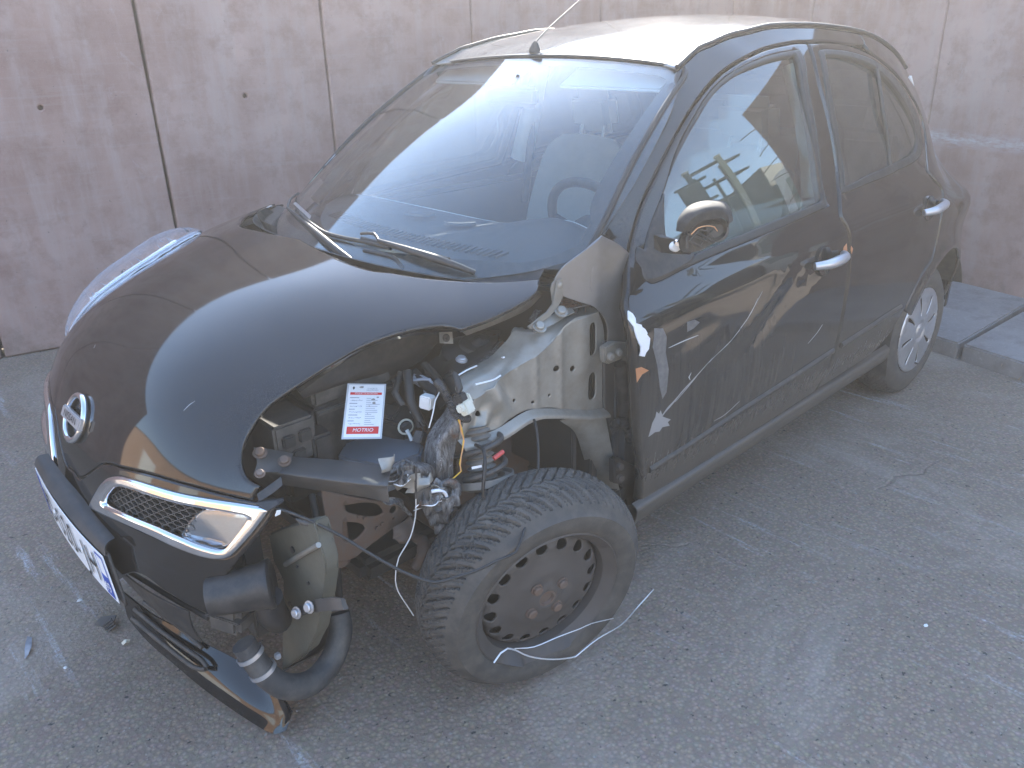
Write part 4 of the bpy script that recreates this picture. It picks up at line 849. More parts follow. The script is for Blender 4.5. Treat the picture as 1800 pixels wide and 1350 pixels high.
# damage marks on the left front door
SL = S_side(-1)
def patch(name, px, mat, parent, off=.0015, th=.001, fun=None, h=.02): return panel(name, SL, [[a, b] for a, b in zip(px, px[1:]+px[:1])], mat, parent, th=th, h=h, edge=0, off=off, fun=fun)
def jag(P, N, uv): return P+N*(.004+.004*np.sin(uv[:, 0:1]*310+uv[:, 1:2]*170)+.003*np.sin(uv[:, 1:2]*520))
patch('torn_filler', [(0.4222,0.8687), (0.4311,0.8683), (0.4259,0.8595), (0.4305,0.841), (0.4458,0.8297), (0.4613,0.8178), (0.4623,0.7991), (0.4632,0.7844), (0.4542,0.7751), (0.4455,0.7567), (0.4282,0.7631), (0.4247,0.8), (0.4145,0.8366), (0.4119,0.8535)], TORN, fdL, .003, .004, jag, .006)
patch('primer_patch', [(0.4181,0.7317), (0.4401,0.7297), (0.4702,0.7116), (0.4434,0.7089), (0.4349,0.7023), (0.4243,0.6933)], ORANGEP, fdL)
DULL = simple('abraded_paint', (.10, .10, .10), .75, dirt=.8, dirtc=(.22, .21, .20), scale=60)
patch('abraded_paint', [(0.4928,0.8159), (0.5248,0.8081), (0.539,0.7824), (0.5385,0.7399), (0.5537,0.6886), (0.5507,0.6256), (0.5353,0.6111), (0.5186,0.6517), (0.5038,0.7187), (0.4827,0.7704)], DULL, fdL, .0008)
patch('abraded_paint', [(0.6254,0.7996), (0.6599,0.7971), (0.6846,0.7833), (0.6593,0.7727), (0.6295,0.7711)], DULL, fdL, .0008)
GSC = flat('grey_scuff', (.27, .265, .26), .8)
patch('scuff_mark', [(0.4845,0.5191), (0.4961,0.5553), (0.5085,0.5693), (0.5118,0.583), (0.5246,0.572), (0.5309,0.5798), (0.5429,0.5574), (0.5638,0.545), (0.5799,0.536), (0.5683,0.5315), (0.578,0.5176), (0.5451,0.5243), (0.5345,0.5161), (0.512,0.5226)], GSC, fdL, .0008, h=.006)
scratch('scratch', SL, [(0.9593,0.7867), (0.9322,0.7564), (0.9054,0.7361), (0.8762,0.7183)], [.0006, .0018, .0012, .0022], SCUFF, fdL, (1, 1), .0006)
scratch('scratch', SL, [(0.8737,0.7156), (0.8367,0.6967), (0.81,0.6872), (0.7623,0.6704), (0.7313,0.6577)], [.0022, .0008, .0018, .0006, .001], SCUFF, fdL, (1, 1), .0006)
scratch('scratch', SL, [(0.7464,0.6666), (0.6958,0.6433), (0.6564,0.6253), (0.6179,0.6075), (0.5856,0.5864), (0.5536,0.5688), (0.5336,0.5556)], [.0006, .0022, .0035, .005, .004, .008, .004], GSC, fdL, (1, 1), .0006)
scratch('scratch', SL, [(0.6762,0.6326), (0.6328,0.6095), (0.5907,0.5847)], [.0004, .0014, .0006], SCUFF, fdL, (1, 1), .001)
scratch('scratch', SL, [(0.9826,0.8013), (0.932,0.7581), (0.9003,0.7307)], .0016, SCUFF, fdL, (1, 1))
scratch('scratch', SL, [(0.5493,0.7492), (0.6059,0.7494), (0.6807,0.7483)], .003, SCUFF, fdL, (1, 1))
scratch('scratch', SL, [(1.3684,0.6046), (1.3373,0.5834), (1.2862,0.5601)], .0014, SCUFF, fdL, (1, 1))
scratch('scratch', SL, [(0.9187,0.4779), (0.8516,0.4572), (0.7948,0.4548)], .0014, SCUFF, fdL, (1, 1))
scratch('scratch', SL, [(0.6513,0.6517), (0.6422,0.6413), (0.6482,0.6312)], .005, SCUFF, fdL, (1, 1))
patch('paint_chip', [(1.4652,0.8388), (1.4841,0.8462), (1.4897,0.8196), (1.4717,0.8047), (1.4552,0.8152)], ORANGEP, fdL, .001)
patch('paint_chip', [(1.5161,0.8331), (1.5289,0.8215), (1.5226,0.806), (1.5133,0.8189)], ORANGEP, rdL, .001)
# sail and broken mirror
sail = panel('mirror_sail', SL, [[(0.6982,1.1001), (0.6456,1.0538), (0.5938,1.0064), (0.5685,0.9807), (0.5547,0.9905), (0.5318,0.9626), (0.5356,0.9468), (0.5277,0.924), (0.5464,0.9144), (0.6102,0.9176), (0.7037,0.9314), (0.7273,0.9481), (0.6767,0.9644), (0.6572,0.9944), (0.6645,1.0208), (0.6982,1.1001)]], PLASTIC, fdL, th=.02, h=.02, edge=.004, off=.006)
mir_ = thing  # (keeps name space tidy)
mh = sheet('wing_mirror', [[(0.5613,-0.84,1.0513), (0.565,-0.84,1.0835), (0.5972,-0.84,1.103), (0.658,-0.84,1.1035), (0.7276,-0.84,1.0931), (0.7665,-0.84,1.0686), (0.7831,-0.84,1.0426)],
    [(0.4602,-0.9,1.075), (0.4612,-0.905,1.1052), (0.4926,-0.91,1.1278), (0.5464,-0.915,1.132), (0.6086,-0.92,1.122), (0.6449,-0.92,1.0992), (0.6615,-0.92,1.068)],
    [(0.4422,-0.93,1.0801), (0.4409,-0.94,1.1021), (0.4588,-0.95,1.1194), (0.498,-0.955,1.1264), (0.5441,-0.96,1.1225), (0.5741,-0.96,1.1024), (0.592,-0.955,1.0791)],
    [(0.4528,-0.935,1.0739), (0.4584,-0.945,1.0897), (0.4781,-0.95,1.0999), (0.5099,-0.955,1.1004), (0.5473,-0.96,1.0989), (0.574,-0.96,1.0867), (0.5864,-0.955,1.0694)]], ROUGHBLK, CAR, .004, 5, 5)
mh['label'] = 'door mirror with its cover broken off'
sheet('mirror_frame', [[(0.4513,-0.925,1.0778), (0.4974,-0.925,1.0892), (0.5522,-0.93,1.09), (0.6255,-0.93,1.0618)], [(0.48,-0.9,1.0466), (0.5438,-0.895,1.0518), (0.6008,-0.9,1.0521), (0.6653,-0.9,1.0339)], [(0.4912,-0.9,1.0206), (0.5412,-0.9,1.011), (0.6054,-0.9,1.0155), (0.6405,-0.91,1.0343)]], PLASTIC, mh, .004, 5, 5, jit=.006, seed=3, jf=60)
mc = np.array((0.5863,-0.925,1.0596)); lathe('mirror_motor', mc, (-.6, -.75, .1), [(.026, -.03), (.028, .006), (.022, .008), (.018, -.006), (.004, -.008)], PLASTIC2, mh, 24)
for k, (a, b) in enumerate((((0.4611,-0.93,1.06), (0.5187,-0.93,1.0324)), ((0.4662,-0.93,1.0734), (0.5325,-0.935,1.044)), ((0.4939,-0.935,1.0719), (0.5682,-0.93,1.0353)), ((0.5135,-0.93,1.0387), (0.5523,-0.935,1.067)), ((0.4623,-0.93,1.0689), (0.4653,-0.93,1.0398)), ((0.4678,-0.94,1.0874), (0.4819,-0.94,1.1156)))):
    tube('mirror_strut', [a, b], .0032, PLASTIC2, mh, 6)
tube('mirror_wire', [(0.463,-0.94,1.0729), (0.4709,-0.95,1.0871), (0.5027,-0.952,1.0871), (0.5378,-0.95,1.0782), (0.5583,-0.945,1.0648)], .0014, COPPER, mh, 6)
tube('mirror_wire', [(0.4581,-0.94,1.0583), (0.4831,-0.948,1.0808), (0.5117,-0.95,1.0736), (0.5445,-0.945,1.0487)], .0014, PLASTIC2, mh, 6)
extr('mirror_arm', [(0.5484,-0.8,1.0364), (0.5221,-0.84,1.039), (0.5154,-0.9,1.0429), (0.5449,-0.9,1.0185), (0.5668,-0.87,0.9941), (0.5575,-0.82,0.9901), (0.5514,-0.8,0.9992)], (.0, .03, -.004), PLASTIC, mh, .004)
lathe('mirror_indicator', np.array((0.5191,-0.86,1.0208)), (-.45, -.85, .1), [(.012, -.012), (.0125, .0), (.011, .004), (.004, .006)], WHITEP, mh, 16)
lathe('chrome_pivot', np.array((0.5227,-0.868,1.0324)), (0.1, -.3, 1), [(.014, -.006), (.014, .003), (.009, .005)], CHROME, mh, 16)
# ---- rear end
def S_tail(uv):
    z = uv[:, 1]; v = uv[:, 0]; xe = np.interp(z, [p[1] for p in qp_end[::-1]], [p[0] for p in qp_end[::-1]]); ye = SIDE(np.c_[xe, z])[:, 0]
    return np.c_[xe+.11*(1-np.abs(v)**2.4), v*ye, z]
tg = panel('tailgate', S_tail, [[(-1, .66), (1, .66)], [(1, .66), (1, 1.315)], [(1, 1.315), (-1, 1.315)], [(-1, 1.315), (-1, .66)]], PAINT, CAR, th=.01, h=.06, scl=(.6, 1), edge=.002, holes=[[[(-.75, .98), (.75, .98)], [(.75, .98), (.72, 1.27)], [(.72, 1.27), (-.72, 1.27)], [(-.72, 1.27), (-.75, .98)]]])
panel('rear_window', S_tail, [[(-.76, .97), (.76, .97)], [(.76, .97), (.73, 1.28)], [(.73, 1.28), (-.73, 1.28)], [(-.73, 1.28), (-.76, .97)]], GLASSR, tg, th=.004, h=.1, scl=(.6, 1), edge=0, off=-.006)
sheet('roof_spoiler', [[(2.53, -.43, 1.325), (2.62, -.2, 1.36), (2.635, 0, 1.365), (2.62, .2, 1.36), (2.53, .43, 1.325)], [(2.62, -.42, 1.30), (2.70, -.2, 1.325), (2.72, 0, 1.33), (2.70, .2, 1.325), (2.62, .42, 1.30)], [(2.58, -.42, 1.27), (2.64, -.2, 1.29), (2.65, 0, 1.295), (2.64, .2, 1.29), (2.58, .42, 1.27)]], PAINT, CAR, .004, 4, 4)
def S_rb(uv):
    a = uv[:, 0]*math.pi/2; z = uv[:, 1]; s = np.sin(np.clip(z-.18, 0, 1)/.45*math.pi*.5+.6)*.02
    return np.c_[2.66+(.37+s)*np.cos(a)**.7 if False else 2.70+(.30+s)*np.abs(np.cos(a))**.6, (.72+s*.5)*np.sign(a)*np.abs(np.sin(a))**.55, z]
rb = panel('rear_bumper', S_rb, [[(-.93, .30), (.93, .30)], [(.93, .30), (.93, .64)], [(.93, .64), (-.93, .64)], [(-.93, .64), (-.93, .30)]], PAINT, CAR, th=.005, h=.05, scl=(1.2, 1), edge=.002)
for sg in (-1, 1):
    lens = panel('tail_lamp', S_tail, [[(sg*.90, .72), (sg*.66, .72)], [(sg*.66, .72), (sg*.72, 1.02)], [(sg*.72, 1.02), (sg*.90, 1.02)], [(sg*.90, 1.02), (sg*.90, .72)]], RED, CAR, th=.02, h=.05, scl=(.6, 1), edge=.003, off=.012)
# white paper stuck on the rear pillar
pa = qP = None
panel('paper_sticker', lambda uv: np.c_[2.585+uv[:, 1]*-.28+.01, -.515-uv[:, 0]*.0-uv[:, 1]*-.05-.012+uv[:, 0]*.05, 1.20+uv[:, 1]*.42+uv[:, 0]*0], [[(0, 0), (1, 0)], [(1, 0), (1, .22)], [(1, .22), (0, .22)], [(0, .22), (0, 0)]], WHITE, qL, th=.0005, h=.1, scl=(.05, .4), edge=0)
# ---- floor, bulkhead, interior
box('floor_pan', (1.5, 0, .26), (2.1, 1.40, .05), PLASTIC2, CAR)
box('rear_floor', (2.5, 0, .40), (.5, 1.0, .05), PLASTIC2, CAR)
box('bulkhead', (.47, 0, .58), (.03, 1.32, .62), DARKMETAL, CAR)
ys = [-.66, -.55, -.45, -.36, -.27, -.15, 0, .25, .45, .66]
bumpy = [0, .01, .035, .05, .035, .008, 0, 0, 0, 0]
dash = sheet('dashboard', [[(.20+.28*(abs(y)/.66)**2, y, .935) for y in ys], [(.42+.12*(abs(y)/.66)**2, y, .955+b*.5) for y, b in zip(ys, bumpy)], [(.60, y, .955+b) for y, b in zip(ys, bumpy)], [(.68, y, .935+b*1.0) for y, b in zip(ys, bumpy)]], DARKINT, CAR, .004, 5, 5)
sheet('dashboard_band', [[(.682, y, .937+b) for y, b in zip(ys, bumpy)], [(.70, y, .915+b) for y, b in zip(ys, bumpy)], [(.705, y, .86+b) for y, b in zip(ys, bumpy)]], LIGHTINT, dash, .004, 4, 5)
sheet('dashboard_lower', [[(.705, y, .86) for y in ys], [(.72, y, .72) for y in ys], [(.66, y, .52) for y in ys]], DARKINT, dash, .004, 4, 4)
for k, y in enumerate((-.08, .12)):
    lathe('air_vent', (.50, y, .968), (0.1, 0, 1), [(.05, 0), (.045, .006), (.01, .005)], DARKINT, dash, 20)
V = []; F = []
for k in range(40):
    y = -.42+.84*k/40; x = .30+.10*(abs(y)/.66)**2; b0 = len(V); V += [(x, y, .950), (x+.045, y, .955), (x+.045, y+.006, .955), (x, y+.006, .950), (x, y, .956), (x+.045, y, .961), (x+.045, y+.006, .961), (x, y+.006, .956)]; F += [[b0+4, b0+5, b0+6, b0+7], [b0, b0+1, b0+5, b0+4], [b0+2, b0+3, b0+7, b0+6]]
stuff(mesh('demister_vent', V, F, PLASTIC, dash, False))
swc = np.array((.80, -.37, .93)); sa, sb, sn = frame_from((.88, 0, .42))
sw = tube('steering_wheel', [swc+.18*(math.cos(q)*sa+math.sin(q)*sb) for q in np.linspace(0, 2*math.pi, 28, endpoint=False)], .015, PLASTIC, CAR, 10, closed=True)
lathe('airbag_hub', swc-sn*.03, sn, [(.05, -.06), (.075, .0), (.07, .025), (.02, .035)], PLASTIC, sw, 20)
for q in (.2, math.pi-.2, -math.pi/2): tube('spoke', [swc-sn*.02+.05*(math.cos(q)*sa+math.sin(q)*sb), swc+.175*(math.cos(q)*sa+math.sin(q)*sb)], .012, PLASTIC, sw, 8)
def seat(y):
    s = sheet('front_seat', [[(1.12, y-.22, .42), (1.12, y, .40), (1.12, y+.22, .42)], [(1.36, y-.23, .50), (1.38, y, .47), (1.36, y+.23, .50)], [(1.44, y-.24, .78), (1.47, y, .76), (1.44, y+.24, .78)], [(1.52, y-.21, 1.02), (1.54, y, 1.02), (1.52, y+.21, 1.02)], [(1.555, y-.14, 1.09), (1.56, y, 1.10), (1.555, y+.14, 1.09)]], SEATM, CAR, .11, 6, 6)
    box('seat_cushion', (1.13, y, .45), (.50, .48, .14), SEATM, s, euler_axes(0, .12, 0), .05, 4)
    box('headrest', (1.60, y, 1.19), (.09, .24, .17), SEATM, s, euler_axes(0, -.2, 0), .04, 4)
    for d in (-.06, .06): tube('headrest_post', [(1.575, y+d, 1.06), (1.595, y+d, 1.15)], .006, HANDLE, s, 8)
    return s
seat(-.36); seat(.36)
rs_ = box('rear_seat', (2.02, 0, .50), (.48, 1.20, .16), SEATM, CAR, None, .05, 3)
box('backrest', (2.28, 0, .80), (.12, 1.2, .58), SEATM, rs_, euler_axes(0, .32, 0), .04, 3)
for y in (-.34, .34): box('headrest', (2.40, y, 1.13), (.08, .24, .15), SEATM, rs_, euler_axes(0, .3, 0), .035, 3)
panel('headliner', lambda uv: S_roof2(uv)-np.array([0, 0, .028]), [[(.98, -.47), (.98, .47)], [(.98, .47), (2.4, .45)], [(2.4, .45), (2.4, -.45)], [(2.4, -.45), (.98, -.47)]], LIGHTINT, CAR, th=.004, h=.12, edge=0, center=(1.5, 0, .6))
for sg in (-1, 1):   # inside pillar trim
    tube('pillar_trim', [(1.50, sg*.70, .98), (1.51, sg*.655, 1.15), (1.50, sg*.56, 1.38)], [.05, .045, .03], LIGHTINT, CAR, 10)
    tube('pillar_trim', [(.42, sg*.63, .96), (.62, sg*.61, 1.13), (.90, sg*.55, 1.34)], [.02, .022, .022], PLASTIC, CAR, 8)
    box('door_lining', (1.35, sg*.70, .64), (1.7, .05, .55), DARKINT, CAR, None, .02)
    tube('seat_belt', [(1.505, sg*.60, 1.28), (1.50, sg*.63, 1.1), (1.46, sg*.64, .8)], [.004, .018, .018], PLASTIC, CAR, 6)
# interior mirror
im = box('interior_mirror', (.80, 0, 1.31), (.03, .24, .065), PLASTIC, CAR, None, .015, 3); tube('mirror_stem', [(.80, 0, 1.32), (.83, 0, 1.37)], .006, PLASTIC, im, 8)
for y in (-.30, .33): box('sun_visor', (.97, y, 1.365), (.14, .40, .014), LIGHTINT, CAR, euler_axes(0, -.5, 0), .006)
# ================================================================== WHEELS
def tyre(name, C, axis, R, Rs, Rb, W, mat, parent, nth=540, flat_=True, groove=True, zmin=.003):
    a, b, n = frame_from(axis); C = np.array(C, float)
    # profile from outer bead (w=0 face) over sidewall, shoulder, tread, inner sidewall
    prof = [(Rb-.012, -.012), (Rb, .0), (Rb+.008, .006), (Rb+.03, .010), (Rb+.05, .008), (Rs-.006, -.004), (Rs+.006, -.012)]
    nt_ = 56; tread = [(Rs+.010+(R-Rs-.010)*(1-abs(2*k/nt_-1)**3.0), -.016-(W-.032)*k/nt_) for k in range(nt_+1)]
    prof2 = [(Rs+.004, -W+.006), (Rs-.02, -W-.004), (Rb+.03, -W-.006), (Rb, -W+.004), (Rb-.012, -W+.012)]
    P = prof+tread+prof2; m = len(P); t0 = len(prof); V = np.zeros((nth, m, 3)); th = np.linspace(0, 2*math.pi, nth, endpoint=False)
    for j, (r, w_) in enumerate(P):
        dep = np.zeros(nth)
        if groove and t0 <= j < t0+nt_+1:
            k = (j-t0)/nt_*2-1                                    # -1 outer .. 1 inner
            NL = 62; ph = th/(2*math.pi)*NL
            s = (ph+2.6*abs(k)**.8*1.0+.0) % 1.0; lat = (np.abs(s-.5) < .085)*(.010 if abs(k) < .93 else .007)
            s2 = (ph*2+.4+3.4*abs(k)) % 1.0; sip = (np.abs(s2-.5) < .06)*.0045*(abs(k) > .12)
            zig = np.abs(k-.10*np.abs(((ph) % 1.0)*2-1)+.05) < .030; dep = np.where(abs(k) > .10, np.maximum(lat, sip), 0); dep = np.maximum(dep, zig*.008)
            zz_ = (np.abs(abs(k)-.52) < .03)*.006; dep = np.maximum(dep, zz_*(((ph*1.0+.3) % 1.0) < .7))
        rr = r-dep
        V[:, j] = C+n*w_+rr[:, None]*(np.cos(th)[:, None]*a+np.sin(th)[:, None]*b)
    V = V.reshape(-1, 3)
    if flat_:
        lowz = np.clip((.055-V[:, 2])/.055, 0, 1.5); V = V+n*(lowz[:, None]**2*.012); V[:, 2] = np.maximum(V[:, 2], zmin)
    F = []
    for i in range(nth):
        i2 = (i+1) % nth
        for j in range(m-1): F.append([i*m+j, i*m+j+1, i2*m+j+1, i2*m+j])
        F.append([i*m+m-1, i*m, i2*m, i2*m+m-1])
    me = bpy.data.meshes.new(name); me.from_pydata(V.tolist(), [], F); me.update(); bm = bmesh.new(); bm.from_mesh(me); bmesh.ops.recalc_face_normals(bm, faces=bm.faces[:]); bm.to_mesh(me); bm.free()
    me.polygons.foreach_set('use_smooth', [True]*len(me.polygons)); me.set_sharp_from_angle(angle=math.radians(30)); return link(name, me, mat, parent)
def disc_s(C, a, b, n, fz): return lambda uv: np.array(C)+uv[:, 0:1]*a+uv[:, 1:2]*b+n*fz(np.hypot(uv[:, 0], uv[:, 1]))[:, None]
circ = lambda cx, cy_, r, k=14, e=1, rot=0: [[(cx+r*math.cos(q)*math.cos(rot)-r*e*math.sin(q)*math.sin(rot), cy_+r*math.cos(q)*math.sin(rot)+r*e*math.sin(q)*math.cos(rot)) for q in np.linspace(0, 2*math.pi, k)]]
WC = np.array((.040, -.905, .281)); WA = np.array((-.2215, -.9637, -.154))
fw = lathe('front_wheel', WC, WA, [(.1915, -.004), (.1935, .000), (.190, .003), (.186, .000), (.178, -.010), (.166, -.020), (.163, -.055), (.150, -.062), (.150, -.070), (.175, -.075), (.175, -.14), (.19, -.15)], WHEELSTEEL, CAR, 72)
# bent rim edge near the ground
for v in fw.data.vertices:
    d = np.array(v.co)-WC; rr = math.hypot(*(d@np.stack([frame_from(WA)[0], frame_from(WA)[1]], 1)))
    a, b, n = frame_from(WA); ang = math.atan2(d@b, d@a)
    for a0, k in ((-2.02, .016), (-1.25, .012)):
        f = math.exp(-((ang-a0)/.10)**2)*max(0, (rr-.16)/.03)
        v.co = Vector(np.array(v.co)+n*k*f*1.4-(d/np.linalg.norm(d))*k*f*.8)
tyre('tyre', WC, WA, .288, .258, .193, .168, TYREM, fw).data.materials
a, b, n = frame_from(WA)
fz = lambda r: np.interp(r, [0, .03, .045, .075, .10, .122, .140, .157, .166], [-.008, -.006, -.012, -.014, -.022, -.026, -.026, -.036, -.052])
hs = []
for k in range(16):
    q = 2*math.pi*k/16+.1; hs.append(circ(.140*math.cos(q), .140*math.sin(q), .0150, 14, 1.05, q))
hs.append(circ(0, 0, .022, 14))
panel('wheel_disc', disc_s(WC, a, b, n, fz), circ(0, 0, .1655, 48), WHEELSTEEL, fw, th=.004, h=.014, edge=.002, holes=hs, center=WC-n*.3)
for k in range(4):
    q = 2*math.pi*k/4+.65; bolt('wheel_nut', WC+n*-.012+.050*(math.cos(q)*a+math.sin(q)*b), WA, .0105, RUSTY, fw, 1.5)
lathe('hub_cap', WC-n*.020, WA, [(.03, 0), (.028, .012), (.018, .013), (.016, .006), (.003, .005)], RUSTY, fw, 20)
lathe('brake_drum', WC-n*.085, WA, [(.12, -.02), (.150, .0), (.150, .02), (.06, .025), (.012, .03)], PLASTIC, fw, 24)  # black drum face stands in for the shade behind the wheel holes
def plain_wheel(C, axis, cover):
    w_ = lathe('rear_wheel' if C[0] > 1 else 'front_wheel', C, axis, [(.182, -.006), (.187, .000), (.182, .003), (.176, -.004), (.168, -.02), (.165, -.06), (.02, -.065)], WHEELSTEEL, CAR, 48)
    tyre('tyre', C, axis, .292, .264, .188, .165, TYREM, w_, 240 if C[1] < 0 else 96, True, C[1] < 0)
    if cover:
        a, b, n = frame_from(axis)
        hs = []
        for k in range(8):
            q = 2*math.pi*k/8+.25
            pts = []
            for r, dq in ((.070, -.05), (.110, -.10), (.150, -.085), (.160, -.02), (.150, .03), (.11, .0), (.075, .03)):
                pts.append((r*math.cos(q+dq), r*math.sin(q+dq)))
            hs.append([pts+[pts[0]]])
        def fun(P, N, uv):
            r = np.hypot(uv[:, 0], uv[:, 1]); q = np.arctan2(uv[:, 1], uv[:, 0])
            ridge = np.maximum(0, np.cos(8*(q-.25-.28)))**6*.007*np.clip((r-.04)/.03, 0, 1)*np.clip((.165-r)/.02, 0, 1)
            return P+N*ridge[:, None]
        fz2 = lambda r: np.interp(r, [0, .025, .035, .05, .10, .15, .168, .182, .188], [.014, .013, .006, .012, .010, .006, .008, .006, -.004])
        panel('wheel_cover', disc_s(C, a, b, n, fz2), circ(0, 0, .186, 48), ALUSILVER, w_, th=.003, h=.009, edge=.0015, holes=hs, center=np.array(C)-n*.3, fun=fun)
        lathe('valve', np.array(C)+n*.0-.155*b+a*.02, axis, [(.004, -.01), (.004, .015), (.003, .018)], PLASTIC, w_, 8)
    return w_
plain_wheel((2.43, -.752, .286), (0, -1, .0), True); plain_wheel((2.43, .752, .286), (0, 1, 0), False); plain_wheel((.02, .745, .286), (0, 1, 0), False)
tube('rear_axle', [(2.43, -.60, .27), (2.43, .60, .27)], .04, DARKMETAL, CAR, 12)
tube('drive_shaft', [(.06, -.70, .28), (.06, .70, .27)], .02, RUSTY, CAR, 10)
# ================================================================== TORN-OPEN FRONT CORNER
BAY = CAR
def planeY(y, bulge=None):
    def S(uv):
        P = np.c_[uv[:, 0], np.full(len(uv), y), uv[:, 1]]
        if bulge is not None: P[:, 1] -= bulge(uv[:, 0], uv[:, 1])
        return P
    return S
YC = (1.2, 2, .6)   # centre used to orient panels that face the camera side
# inner wing (apron): bare grey pressed panel with slots and holes
def slot(a, b, r):
    a, b = np.array(a), np.array(b); d = (b-a)/np.linalg.norm(b-a); t = np.arctan2(d[1], d[0]); L = []
    for q in np.linspace(-math.pi/2, math.pi/2, 6): L.append(tuple(b+r*np.array([math.cos(t+q), math.sin(t+q)])))
    for q in np.linspace(math.pi/2, 1.5*math.pi, 6): L.append(tuple(a+r*np.array([math.cos(t+q), math.sin(t+q)])))
    return [L+[L[0]]]
ap_bul = lambda x, z: (.006*np.exp(-((x-.30)/.012)**2)+.005*np.exp(-((x-.215)/.01)**2)+.010*np.exp(-((x-.385)/.03)**2)*np.exp(-((z-.76)/.10)**2)
                       + .016*np.exp(-(((x-.10)/.05)**2+((z-.72)/.05)**2))*np.sin(x*60+z*30)+.012*np.exp(-(((x-.03)/.06)**2+((z-.66)/.05)**2))*np.sin(x*90-z*70))
apron = panel('inner_wing', planeY(-.69, ap_bul), [[(0.4412,0.8401), (0.4648,0.785), (0.4729,0.6713), (0.4742,0.5596)], [(0.4742,0.5596), (0.4213,0.5692), (0.3333,0.6008), (0.2647,0.6304), (0.182,0.6507), (0.1251,0.6459), (0.0753,0.635), (-0.0017,0.6423), (-0.0351,0.6489)],
    [(-0.0351,0.6489), (-0.0267,0.6747), (-0.008,0.7068), (0.0242,0.7358), (0.077,0.7517), (0.1204,0.7684), (0.2078,0.7831), (0.2523,0.7969), (0.3018,0.8247), (0.3545,0.8407), (0.4412,0.8401)]], PRIMER, BAY, th=.003, h=.014, edge=.002, center=YC,
    holes=[slot((0.4197,0.741), (0.4184,0.8033), .0145), slot((0.4225,0.6151), (0.4214,0.6643), .0145), circ(*(0.2855,0.7305), .008, 12), circ(*(0.3452,0.7127), .008, 12), circ(*(0.2629,0.6653), .0042, 9), circ(*(0.147,0.6881), .0042, 9), circ(*(0.2036,0.6663), .0042, 9), circ(*(0.0355,0.6904), .0065, 10)])
apron['label'] = 'bare grey inner wing panel with slots, buckled at its front end'
seal_px = [(-0.0374,-0.693,0.6509), (0.0726,-0.693,0.6355), (0.1791,-0.693,0.6496), (0.2616,-0.693,0.6292), (0.3954,-0.693,0.579), (0.4684,-0.693,0.5609)]
sheet('wheel_arch_flange', [[np.array(p)+np.array([0, 0, .002]) for p in seal_px], [np.array(p)+np.array([.004, -.018, -.012]) for p in seal_px], [np.array(p)+np.array([.006, -.020, -.022]) for p in seal_px]], PRIMER, apron, .002, 3, 5)
# crushed upper rail on top of the apron
rail = sheet('upper_rail', [[(0.0242,-0.63,0.7716), (0.0938,-0.62,0.778), (0.1412,-0.62,0.789), (0.1827,-0.62,0.8096), (0.2154,-0.62,0.8302), (0.2732,-0.62,0.824), (0.3747,-0.62,0.8345), (0.4647,-0.63,0.8426)],
    [(-0.0172,-0.67,0.7711), (0.0511,-0.665,0.7708), (0.1159,-0.66,0.7813), (0.1816,-0.655,0.8001), (0.2294,-0.655,0.8206), (0.278,-0.655,0.8253), (0.3692,-0.655,0.8378), (0.4589,-0.655,0.8402)],
    [(-0.0235,-0.7,0.7519), (0.0234,-0.695,0.7377), (0.0786,-0.692,0.7503), (0.124,-0.692,0.7693), (0.2077,-0.692,0.7822), (0.2542,-0.692,0.7969), (0.3401,-0.692,0.8418), (0.4411,-0.692,0.8406)]], PRIMER, BAY, .003, 7, 7, jit=.005, seed=2, jf=22)
sheet('torn_rail_edge', [[(0.026,-0.63,0.7725), (0.086,-0.625,0.7788), (0.1374,-0.62,0.7843), (0.1719,-0.615,0.7967), (0.1873,-0.615,0.8086)], [(0.0608,-0.6,0.7662), (0.1219,-0.6,0.7774), (0.1717,-0.59,0.7872), (0.1916,-0.585,0.7952), (0.2068,-0.585,0.7971)]], CRUMPLE, BAY, .002, 6, 6, jit=.006, seed=5, jf=40)
for k, (a, b_, c_) in enumerate((((0.0797,-0.628,0.7744), (0.1436,-0.625,0.778), (0.1417,-0.66,0.7939)), ((0.1697,-0.625,0.7852), (0.1805,-0.63,0.7982), (0.1979,-0.62,0.8143)), ((0.0204,-0.635,0.7771), (0.0522,-0.632,0.7808), (0.0835,-0.628,0.7804)), ((0.0177,-0.7,0.7747), (0.0688,-0.7,0.77), (0.0953,-0.698,0.7726)))):
    tube('bare_metal_edge', [a, b_, c_], .0022, TORN, rail, 6, .01)
sheet('torn_tab', [[(0.1915,-0.62,0.7925), (0.2,-0.62,0.8225), (0.2303,-0.6,0.8288), (0.2593,-0.6,0.8257)], [(0.1959,-0.63,0.8072), (0.2076,-0.63,0.8201), (0.2324,-0.62,0.8228), (0.248,-0.62,0.8291)]], PRIMER, rail, .002, 5, 5, jit=.006, seed=8, jf=50)
sheet('torn_tab', [[(0.2791,-0.6,0.8326), (0.2933,-0.6,0.8515), (0.3054,-0.6,0.8605)], [(0.2793,-0.62,0.8343), (0.2915,-0.62,0.8491), (0.3075,-0.62,0.86)]], CRUMPLE, rail, .002, 5, 5, jit=.006, seed=9, jf=60)
